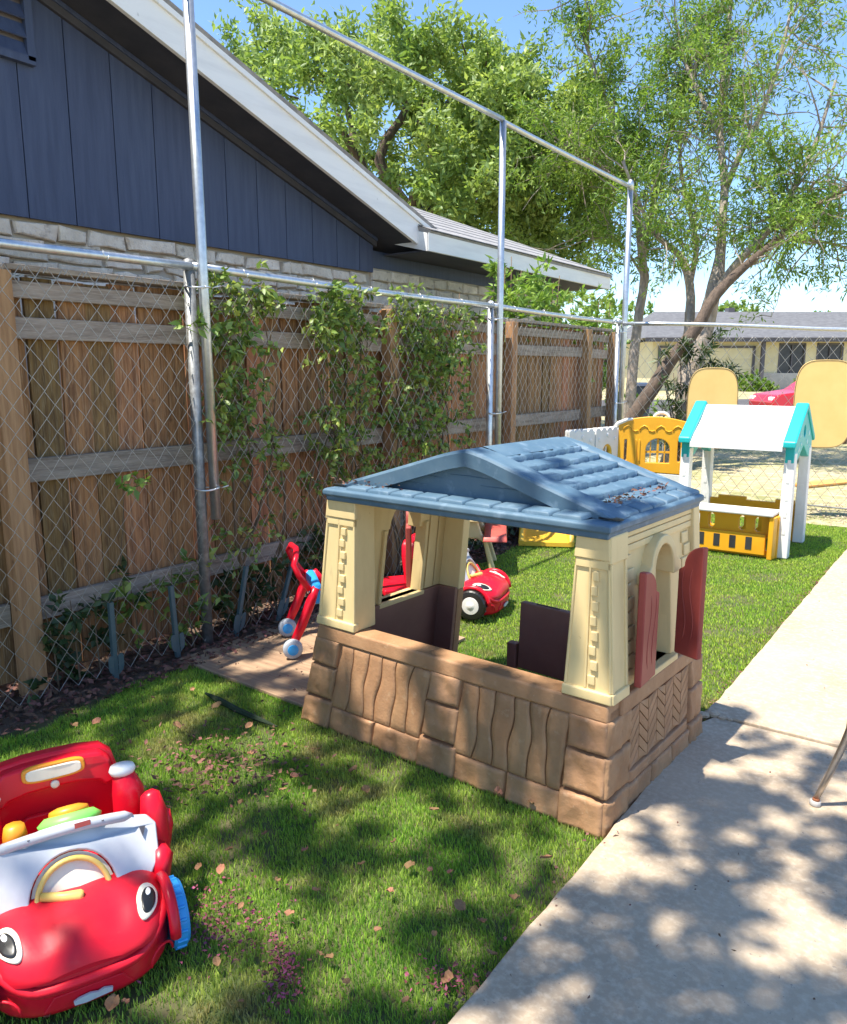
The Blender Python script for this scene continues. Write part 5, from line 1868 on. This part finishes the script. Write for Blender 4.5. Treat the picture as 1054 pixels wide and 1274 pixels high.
# tree overhead behind the camera whose shade dapples the lawn
g = np.random.default_rng(33)
ot = thing('overhanging_tree', 'broad tree on the near side of the yard whose crown dapples the lawn and walk', 'tree', (-3.4, -2.6, 0))
limb(ot, 'trunk', [(-3.4, -2.6, -.1), (-3.35, -2.5, 1.4), (-3.1, -2.2, 2.9), (-2.7, -1.8, 4.2)], [.24, .20, .17, .13], bark, 12)
for e in ((-4.6, -1.2, 6.3), (-3.2, -.3, 6.6), (-1.8, -.6, 6.6), (-.4, -1.0, 6.5), (-2.4, -2.4, 6.8), (-.8, .2, 6.6)):
    e = Vector(e)
    s0 = Vector((-2.8, -1.9, 4.0))
    limb(ot, 'limb', [s0, s0.lerp(e, .4) + Vector((0, 0, .3)), s0.lerp(e, .8) + Vector((0, 0, .15)), e], [.10, .07, .045, .02], bark, 7)
seeds = []
for k in range(5600):
    p = np.array([g.uniform(-5.6, 1.2), g.uniform(-2.9, 1.35), 6.6 + g.uniform(-.35, .35)])
    qx, qy = p[0] - .17 * (6.6 - p[2]), p[1] - .34 * (6.6 - p[2])
    v = mnoise.noise(Vector((qx * 4.8, qy * 4.8, 1.7))) + .8 * mnoise.noise(Vector((qx * 9.5, qy * 9.5, 6.2)))
    edge = 1 - sm(.30, 1.15, p[1] + .3 * mnoise.noise(Vector((p[0] * 1.7, 3, 0))))
    if v < (-.06 if p[0] > -1.9 else .13) or g.uniform() > edge:
        continue
    seeds.append((p, g.normal(size=3) + np.array([0, 0, -.1])))
twigs_and_leaves(ot, seeds, g, 24, .085, .042, leaf_will, bark, .35, .13, .4, r0=.003, ball=.012)

# vines on the mesh fence
def vine(label, y0, y1, ztop, zbot, n, seed, size=.055):
    g = np.random.default_rng(seed)
    t = thing('climbing_vine', label, 'vine', (-3.46, (y0 + y1) / 2, 0), 0, 'vines on the chain link')
    sds = []
    for q in range(max(3, int(n / 26))):
        yb_ = g.uniform(y0, y1)
        pts = [(-3.47, yb_, 0)]
        for k in range(1, 9):
            pts.append((-3.465 + g.uniform(-.02, .025), yb_ + .07 * math.sin(k * 1.3 + q) + g.uniform(-.04, .04), ztop * g.uniform(.9, 1.0) * k / 8))
        limb(t, 'stem', pts, [.008] * 4 + [.006] * 3 + [.004, .002], stem_mat, 5)
    k = 0
    while k < n:
        y = g.uniform(y0, y1)
        z = zbot + (ztop - zbot) * g.beta(1.7, 1.15)
        if mnoise.noise(Vector((y * 3.2, z * 2.4, seed))) < -.12:
            if g.uniform() < .75:
                k += .3
                continue
        sds.append((np.array([-3.46 + g.uniform(-.06, .045), y, z]), np.array([g.uniform(-.2, .8), g.normal() * .7, g.normal() * .6])))
        k += 1
    twigs_and_leaves(t, sds, g, 9, size, size * .58, leaf_vine, stem_mat, .4, .16, .5, r0=.0025, crown='foliage')


vine('leafy vine climbing the mesh beside the tall near pole', 2.80, 3.28, 2.0, .9, 150, 41)
vine('thick vine tangled over the mesh between the two tall poles', 3.62, 4.15, 2.0, .65, 230, 42)
vine('yellowing vine spilling over the top rail before the second tall pole', 4.42, 5.40, 2.02, .75, 330, 43)
vine('thin straggling vine low on the mesh behind the push walker', 2.85, 4.3, 1.0, .25, 60, 44, .045)
for (y, z, n, sd_, lab) in ((2.22, .93, 5, 51, 'small bright sprig poking through the mesh beside the wooden post'), (2.66, 1.72, 5, 52, 'pair of bright vine leaves left of the tall near pole')):
    g = np.random.default_rng(sd_)
    t = thing('sprig', lab, 'plant', (-3.44, y, 0))
    limb(t, 'stem', [(-3.5, y, z - .4), (-3.46, y + .01, z - .15), (-3.43, y, z)], [.004, .003, .002], stem_mat, 5)
    twigs_and_leaves(t, [(np.array([-3.43, y + .02 * q, z + .02 * (q % 2)]), np.array([.5, g.normal(), .2])) for q in range(n)], g, 6, .06, .032, leaf_bright, stem_mat, .3, .10, .2, r0=.002, crown='foliage')
# weeds at the foot of the fence
for i, (y, n, h, lab) in enumerate(((2.0, 26, .42, 'dark low weeds behind the mesh beside the wooden post'), (2.45, 26, .45, 'dark leafy weed clump between the first stakes'), (3.05, 26, .32, 'dark weeds behind the mesh past the tall near pole'), (3.7, 40, .4, 'dark ivy at the foot of the fence behind the plywood'), (5.3, 90, .5, 'dark ivy at the foot of the fence behind the picnic table'), (6.2, 60, .35, 'dark ivy at the foot of the fence behind the slide'))):
    g = np.random.default_rng(60 + i)
    t = thing('weed_clump', lab, 'weeds', (-3.5, y, 0), 0, 'weeds along the fence')
    for q in range(4):
        limb(t, 'stem', [(-3.5 + .02 * q, y - .15 + .1 * q, -.02), (-3.5, y - .16 + .11 * q, h * .5), (-3.48, y - .2 + .13 * q, h)], [.005, .004, .002], stem_mat, 5)
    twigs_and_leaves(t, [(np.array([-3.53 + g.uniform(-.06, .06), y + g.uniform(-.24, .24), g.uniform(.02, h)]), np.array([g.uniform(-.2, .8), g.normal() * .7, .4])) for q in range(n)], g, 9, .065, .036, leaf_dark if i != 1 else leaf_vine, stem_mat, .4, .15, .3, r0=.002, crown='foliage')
# bright saplings behind the fence
for i, (px_, ptop, y, sp, lab) in enumerate(((640, 285, 6.9, .30, 'tall bright sapling behind the wooden fence by the second pole'), (700, 330, 8.0, .36, 'bushy bright sapling behind the wooden fence under the eave'), (745, 375, 9.2, .32, 'low bright sapling at the far end of the wooden fence'), (585, 345, 6.0, .22, 'dark shrub in the shade of the eave behind the wooden fence'))):
    g = np.random.default_rng(80 + i)
    X = -4.0
    zt = {0: 2.72, 1: 2.55, 2: 2.35, 3: 2.12}[i]
    t = thing('sapling', lab, 'sapling', (X, y, 0))
    sds = []
    for q in range(7):
        yy = y + g.uniform(-.35, .35)
        top = zt * g.uniform(.82, 1.03)
        pts = [(X + g.uniform(-.1, .1), y + g.uniform(-.1, .1), -.05), (X, (y + yy) / 2, top * .5), (X + g.uniform(-.1, .15), yy, top)]
        limb(t, 'stem', pts, [.014, .010, .004], stem_mat, 5)
        for k in range(9):
            f = g.uniform(.55, 1.0)
            sds.append((np.array([X + g.uniform(-.2, .22), y + (yy - y) * f + g.normal() * .12, top * f]), g.normal(size=3) + np.array([.2, 0, .7])))
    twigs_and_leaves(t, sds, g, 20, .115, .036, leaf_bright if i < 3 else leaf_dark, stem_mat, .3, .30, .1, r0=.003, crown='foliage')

# fallen leaves and litter
lm = []
for k in range(5):
    g_ = random.Random(k)
    m_ = MB()
    a, b = g_.uniform(.030, .042), g_.uniform(.012, .018)
    cu = g_.uniform(.15, .5)
    rows = []
    for j in range(5):
        t = j / 4
        wv = b * math.sin(math.pi * (.08 + .84 * t)) ** .8
        zc = cu * (t - .5) ** 2 * a * 1.6
        rows.append([(a * (t - .5), -wv, zc + .008 * g_.random()), (a * (t - .5), 0, zc - .002), (a * (t - .5), wv, zc + .010 * g_.random())])
    m_.grid(3, 5, lambda i, j: rows[j][i])
    lm.append(mesh_of('fallen_leaf', m_, fixn=False))
lpx = [(450, 1078), (535, 1085), (510, 1080), (395, 972), (366, 968), (247, 1082), (455, 985), (540, 1010), (620, 988), (275, 1085), (312, 940), (345, 1098), (392, 1110), (485, 1112), (560, 1088), (612, 1190), (558, 1222), (140, 1252), (156, 1250), (60, 1262), (300, 1130), (240, 985), (352, 985), (300, 1000), (420, 1030), (330, 1040), (490, 1050), (572, 1130), (398, 1190), (410, 1195), (270, 1200), (330, 1215), (505, 1248), (590, 1235), (600, 1150), (440, 960), (660, 1002), (680, 1070), (640, 1120), (355, 930), (220, 905), (180, 900), (270, 880), (240, 860), (190, 870), (120, 900), (92, 905), (310, 905), (380, 1060), (285, 1060), (470, 1160), (540, 1165), (360, 1140), (430, 1225), (300, 1250)]
g_ = random.Random(4)
for k, (x, y) in enumerate(lpx):
    dvec = FW * 970 + RT * (x - 527) - UP * (y - 637)
    p = Vector((0, 0, 1.5)) + dvec * (-1.49 / dvec.z)
    o = ob('fallen_leaf', lm[k % 5], litter_mat)
    o.location = (p.x, p.y, .018)
    s_ = g_.uniform(.5, 1.1)
    o.scale = (s_, s_, s_)
    o.rotation_euler = (g_.uniform(-.5, .5), g_.uniform(-.4, .4), g_.uniform(0, 6.28))
    tag(o, 'small curled brown leaf fallen on the lawn before the playhouse', 'leaf', 'fallen leaves on the lawn')


def scatter(name, label, pts_fn, n, size, mat, seed, z=.012, cat='litter'):
    g = np.random.default_rng(seed)
    P = np.array([pts_fn(g) for _ in range(n)])
    P[:, 2] += g.uniform(-.01, .012, n) + z
    D = g.normal(size=(n, 3)) * np.array([1, 1, .25])
    me = leaf_mesh(name, P, D, size * g.uniform(.5, 1.3, n), size * .55 * g.uniform(.5, 1.2, n), g)
    tag(ob(name, me, mat), label, cat, kind='stuff')


def gnd(x, y):
    dvec = FW * 970 + RT * (x - 527) - UP * (y - 637)
    p = Vector((0, 0, 1.5)) + dvec * (-1.5 / dvec.z)
    return p


def blob(cx_, cy_, sx_, sy_):
    def f(g):
        p = gnd(cx_ + g.normal() * sx_, cy_ + g.normal() * sy_)
        return (p.x, p.y, 0)
    return f


scatter('fallen_petals', 'scatter of purple petals on the lawn beside the red toy car', blob(275, 1150, 40, 26), 420, .014, petal_mat, 1)
scatter('fallen_petals', 'dark patch of purple petals on the lawn near the walk end', blob(352, 1215, 12, 24), 300, .014, petal_mat, 2)
scatter('fallen_petals', 'thin scatter of purple petals along the edge of the walk', blob(555, 1222, 24, 14), 130, .014, petal_mat, 3)
scatter('leaf_litter', 'brown leaf litter on the lawn before the plywood sheet', blob(280, 950, 55, 26), 520, .026, litter_many, 4)
scatter('leaf_litter', 'brown leaf litter in the bed along the foot of the mesh fence', lambda g: (g.uniform(-3.75, -3.2), g.uniform(1.1, 8.4), 0), 5200, .045, litter_many, 5, z=.0)
scatter('leaf_litter', 'fine brown litter on the plywood sheet', lambda g: (g.uniform(-3.35, -2.35), g.uniform(2.45, 3.4), 0), 90, .02, litter_many, 6, z=.012)
PHM = Matrix.Translation(PH_C) @ Matrix.Rotation(PH_T, 4, 'Z')
def roof_debris(g):
    p = PHM @ Vector((RX1 - .085 - abs(g.normal()) * .03, g.uniform(-.30, .25), EZ1 + .032))
    return tuple(p)
scatter('leaf_litter', 'dry brown leaf debris caught along the blue roof edge', roof_debris, 90, .022, litter_many, 7, z=.004)
def roof_debris2(g):
    p = PHM @ Vector((-.45 + g.normal() * .10, -.40 + g.normal() * .012, EZ1 + .024))
    return tuple(p)
scatter('leaf_litter', 'little dark debris on the front shelf of the blue roof', roof_debris2, 60, .018, litter_many, 8, z=.002)
# grit on the walk
def grit(g):
    return (g.uniform(-.85, .3), g.uniform(1.2, 6.5), .022)
scatter('walk_grit', 'specks of leaf and grit lying on the concrete walk', grit, 110, .014, litter_many, 9, z=.012)
scatter('leaf_litter', 'brown litter gathered along the lawn edge of the walk', lambda g: (-.875 + g.normal() * .02, g.uniform(.9, 6.6), 0), 420, .018, litter_many, 10, z=.012)

# ------------------------------------------------------------------ across the street
DF = 42.0
def FL(x, z, dd=0):     # point across the street: photograph column, real height
    return Vector((0, 0, z)) + Vector((FW.x, FW.y, 0)).normalized() * (DF + dd) + RT * ((x - 527) * (DF + dd) / 970)


GF = .46
o0 = FL(930, GF)
fh = thing('house', 'cream single-storey house with grey hipped roof across the street', 'house', (o0.x, o0.y, GF), R(YAW))
mpx = DF / 970


def fx(x):
    return (x - 930) * mpx


W0, W1 = fx(806), fx(1180)
wh_ = 2.62
hol = [[(fx(962), .75), (fx(991), .75), (fx(991), 2.42), (fx(962), 2.42)], [(fx(1008), .75), (fx(1037), .75), (fx(1037), 2.42), (fx(1008), 2.42)]]
m_ = MB().plate([[(W0, -.3), (W1, -.3), (W1, wh_), (W0, wh_)]] + hol, lambda u, v, d: (u, -d, v), -.2, 0)
ob('wall', m_, house_cream, fh)
ob('wainscot', MB().box(fx(930), W1, -.06, -.003, -.3, .95), house_wain, fh)
ob('side_wall', MB().box(W0, W0 + .2, .2, 8, -.3, wh_), house_cream, fh)
for hq in hol:
    wn = ob('window', MB().box(hq[0][0], hq[1][0], .06, .1, hq[0][1], hq[2][1]), dark_screen, fh)
    for (a, b, c, d) in ((hq[0][0] - .08, hq[0][0], .75, 2.5), (hq[1][0], hq[1][0] + .08, .75, 2.5), (hq[0][0] - .08, hq[1][0] + .08, 2.42, 2.5), ((hq[0][0] + hq[1][0]) / 2 - .03, (hq[0][0] + hq[1][0]) / 2 + .03, .75, 2.42)):
        ob('frame', MB().box(a, b, -.03, .05, c, d), trim_dark, wn)
gd = ob('garage_door', MB().box(fx(816), fx(928), -.05, .0, 0, 2.25), house_cream, fh)
for k in range(4):
    ob('door_section', MB().box(fx(816) + .05, fx(928) - .05, -.08, -.051, .04 + .55 * k, .56 + .55 * k), house_cream, gd)
for (a, b, c, d) in ((fx(813), fx(816), 0, 2.35), (fx(928), fx(931), 0, 2.35), (fx(813), fx(931), 2.25, 2.35)):
    ob('frame', MB().box(a, b, -.1, .0, c, d), trim_dark, gd)
ob('porch_post', MB().box(fx(935), fx(939), -.5, -.3, -.2, 2.6), trim_dark, fh)
ob('wall_lamp', MB().box(fx(1046), fx(1050), -.12, -.003, 1.95, 2.2), trim_dark, fh)
m_ = MB().box(W0 - .6, W1, -.75, -.70, 2.55, 2.78)
ob('fascia', m_, trim_dark, fh)
E_ = [(W0 - .7, -.8, 2.74), (W1 + 1, -.8, 2.74), (W1 + 1, 9, 2.74), (W0 - .7, 9, 2.74)]
Rg = [(fx(832), 4.0, 4.40), (W1 - 2, 4.0, 4.40)]
m_ = MB().add(E_ + Rg, [(0, 1, 5, 4), (1, 2, 5), (2, 3, 4, 5), (3, 0, 4), (3, 2, 1, 0)])
rf = ob('roof', m_, shingle_far, fh)
ob('roof_vent', MB().box(fx(930), fx(938), 3.9, 4.5, 4.3, 4.62), trim_dark, rf)
# shrubs before it
for i, (x, w_, h, lab) in enumerate(((930, .75, 1.0, 'round green shrub against the cream house wall'), (996, .6, .75, 'low green shrub under the cream house windows'), (945, .5, .5, 'small dark shrub by the porch post of the cream house'))):
    g = np.random.default_rng(120 + i)
    p0 = FL(x, GF - .1, -2.0)
    t = thing('shrub', lab, 'shrub', p0)
    limb(t, 'stem', [p0, p0 + Vector((0, 0, h * .4)), p0 + Vector((.05, 0, h * .8))], [.04, .03, .01], bark_dark, 5)
    sds = []
    for q in range(60):
        v = g.normal(size=3)
        v /= np.linalg.norm(v)
        sds.append((np.array(p0) + np.array([0, 0, h * .5]) + v * np.array([w_, w_, h * .5]) * g.uniform(.5, 1), v))
    twigs_and_leaves(t, sds, g, 30, .14, .08, leaf_will, bark_dark, .3, .25, .0, r0=.01, crown='foliage')
# brick house further along
o1 = FL(790, GF, 10)
bh = thing('house', 'red brick house end with white eave past the slim tree', 'house', (o1.x, o1.y, GF), R(YAW))
ob('wall', MB().box(-9, 1.0, 0, 6, -.3, 2.3), brick_red, bh)
ob('fascia', MB().box(-9, 1.3, -.5, -.4, 2.3, 2.75), white_pl, bh)
ob('roof', MB().add([(-9, -.5, 2.75), (1.3, -.5, 2.75), (1.3, 6.5, 2.75), (-9, 6.5, 2.75), (-9, 3, 3.7), (-.5, 3, 3.7)], [(0, 1, 5, 4), (1, 2, 5), (2, 3, 4, 5), (0, 4, 3), (3, 2, 1, 0)]), white_pl, bh)
ob('window', MB().box(-2.2, -1.0, -.03, -.002, 1.0, 2.0), dark_screen, bh)
# wheeled bin
p = gnd(793, 478)
p = FL(793, .15, -19)
bn = thing('wheeled_bin', 'dark blue wheeled bin standing beyond the slim tree', 'bin', (p.x, p.y, .12), R(YAW))
ob('tub', MB().hexa([(-.22, -.25, .06), (.22, -.25, .06), (.22, .25, .06), (-.22, .25, .06)], [(-.29, -.32, .95), (.29, -.32, .95), (.29, .32, .95), (-.29, .32, .95)]), bin_mat, bn, bevel=.03)
ob('lid', MB().hexa([(-.31, -.36, .95), (.31, -.36, .95), (.31, .36, .95), (-.31, .36, .95)], [(-.27, -.30, 1.03), (.27, -.30, 1.03), (.29, .34, 1.06), (-.29, .34, 1.06)]), bin_mat, bn, bevel=.02)
for s_ in (-1, 1):
    ob('wheel', MB().lathe([(.09, -.03), (.10, 0), (.09, .03)], 16, Matrix.Translation((s_ * .25, .25, .10)) @ Matrix.Rotation(R(90), 4, 'Y')), tyre, bn, smooth=True)
g = np.random.default_rng(140)
p0 = FL(786, .1, -21)
t = thing('shrub', 'small green bush beside the dark blue bin', 'shrub', p0)
limb(t, 'stem', [p0, p0 + Vector((0, 0, .3)), p0 + Vector((.05, 0, .6))], [.03, .02, .01], bark_dark, 5)
twigs_and_leaves(t, [(np.array(p0) + g.normal(size=3) * np.array([.3, .3, .2]) + np.array([0, 0, .4]), g.normal(size=3)) for q in range(40)], g, 25, .10, .05, leaf_bright, bark_dark, .3, .2, 0, crown='foliage')

# red car parked in the street, mostly hidden by the yellow board
p = FL(1034, 0, -19.5)
rcx = thing('parked_car', 'red parked car half hidden behind the larger yellow board', 'car', (p.x, p.y, .06), R(YAW))
prof = [(-2.1, .35), (-2.15, .62), (-2.0, .80), (-1.15, .92), (-.55, 1.38), (.75, 1.42), (1.45, 1.0), (2.05, .92), (2.15, .6), (2.1, .35)]
m_ = MB().plate([prof], lambda u, v, d: (u, d * (1 - .16 * max(0, v - .9) / .5), v), -.82, .82)
ob('body', m_, car_red, rcx, bevel=.06, seg=3)
for s_ in (-1, 1):
    ob('side_window', MB().plate([[(-.95, .95), (1.2, .98), (.65, 1.33), (-.5, 1.30)]], lambda u, v, d: (u, s_ * (.815 - .13 * (v - .9) / .5) + d, v), -.012, .012), glass, rcx)
    for wx in (-1.35, 1.35):
        wl = ob('wheel', MB().lathe([(.22, -.09), (.31, -.10), (.325, 0), (.31, .10), (.22, .09)], 22, Matrix.Translation((wx, s_ * .76, .31)) @ Matrix.Rotation(R(90), 4, 'X')), tyre, rcx, smooth=True)
        ob('rim', MB().lathe([(.20, -.10), (.18, 0), (.20, .10)], 18, Matrix.Translation((wx, s_ * .765, .31)) @ Matrix.Rotation(R(90), 4, 'X')), galv, wl)
    ob('headlight', MB().box(-2.13, -1.95, s_ * .62 - .14, s_ * .62 + .14, .62, .74), white_pl, rcx, bevel=.03)
ob('windscreen', MB().hexa([(-1.06, -.68, .97), (-1.02, -.68, .95), (-1.02, .68, .95), (-1.06, .68, .97)], [(-.60, -.62, 1.33), (-.56, -.62, 1.32), (-.56, .62, 1.32), (-.60, .62, 1.33)]), glass, rcx)

# street and verge beyond the fence, plank on the ground
m_ = MB().grid(2, 40, lambda i, j: tuple(Vector((FW.x, FW.y, 0)).normalized() * (24 + 7 * i) + RT * (-30 + 2 * j) + Vector((0, 0, ground_z(*(Vector((FW.x, FW.y, 0)).normalized() * (24 + 7 * i) + RT * (-30 + 2 * j)).xy) + .02))))
struct(ob('street', m_, street_mat))
p = gnd(1025, 598)
pk = tag(ob('plank', MB().box(-.5, .5, -.14, .14, 0, .03), plank_mat, None, (p.x, p.y, -.05), bevel=.004), 'orange painted plank lying on the ground beyond the far fence', 'plank')
pk.rotation_euler = (0, 0, R(62))
# gravel strip along the far fence
def gravel_pt(g):
    s_ = g.uniform(0, flen)
    q = F0 + fd.normalized() * s_
    n_ = Vector((-fd.y, fd.x, 0)).normalized()
    q = q + n_ * g.uniform(-.5, 1.0)
    return (q.x, q.y, -.06)
scatter('gravel', 'pale gravel and dry litter along the foot of the far fence', gravel_pt, 2600, .035, concrete, 12, z=.012)
# distant trees past the houses
for i, (x, dd, r_, h, lab) in enumerate(((900, 16, 2.6, 5.6, 'distant yellow-green tree behind the cream house roof'), (760, 40, 5, 8, 'distant tree far behind the brick house'), (690, 34, 5, 9, 'distant tree beyond the far end of the blue house'), (1010, 30, 3.2, 6, 'distant dark tree behind the cream house ridge'))):
    g = np.random.default_rng(150 + i)
    p0 = FL(x, GF - .2, dd)
    t = thing('distant_tree', lab, 'tree', p0)
    limb(t, 'trunk', [p0, p0 + Vector((.1, 0, h * .35)), p0 + Vector((0, .1, h * .7))], [.25, .2, .1], bark, 7)
    sds = []
    for q in range(150):
        v = g.normal(size=3)
        v /= np.linalg.norm(v)
        sds.append((np.array(p0) + np.array([0, 0, h * .68]) + v * np.array([r_, r_, h * .34]) * g.uniform(.5, 1) ** .5, v))
    twigs_and_leaves(t, sds, g, 45, .32, .16, leaf_oak if i % 2 == 0 else leaf_will, bark, .3, .7, .2, r0=.02)
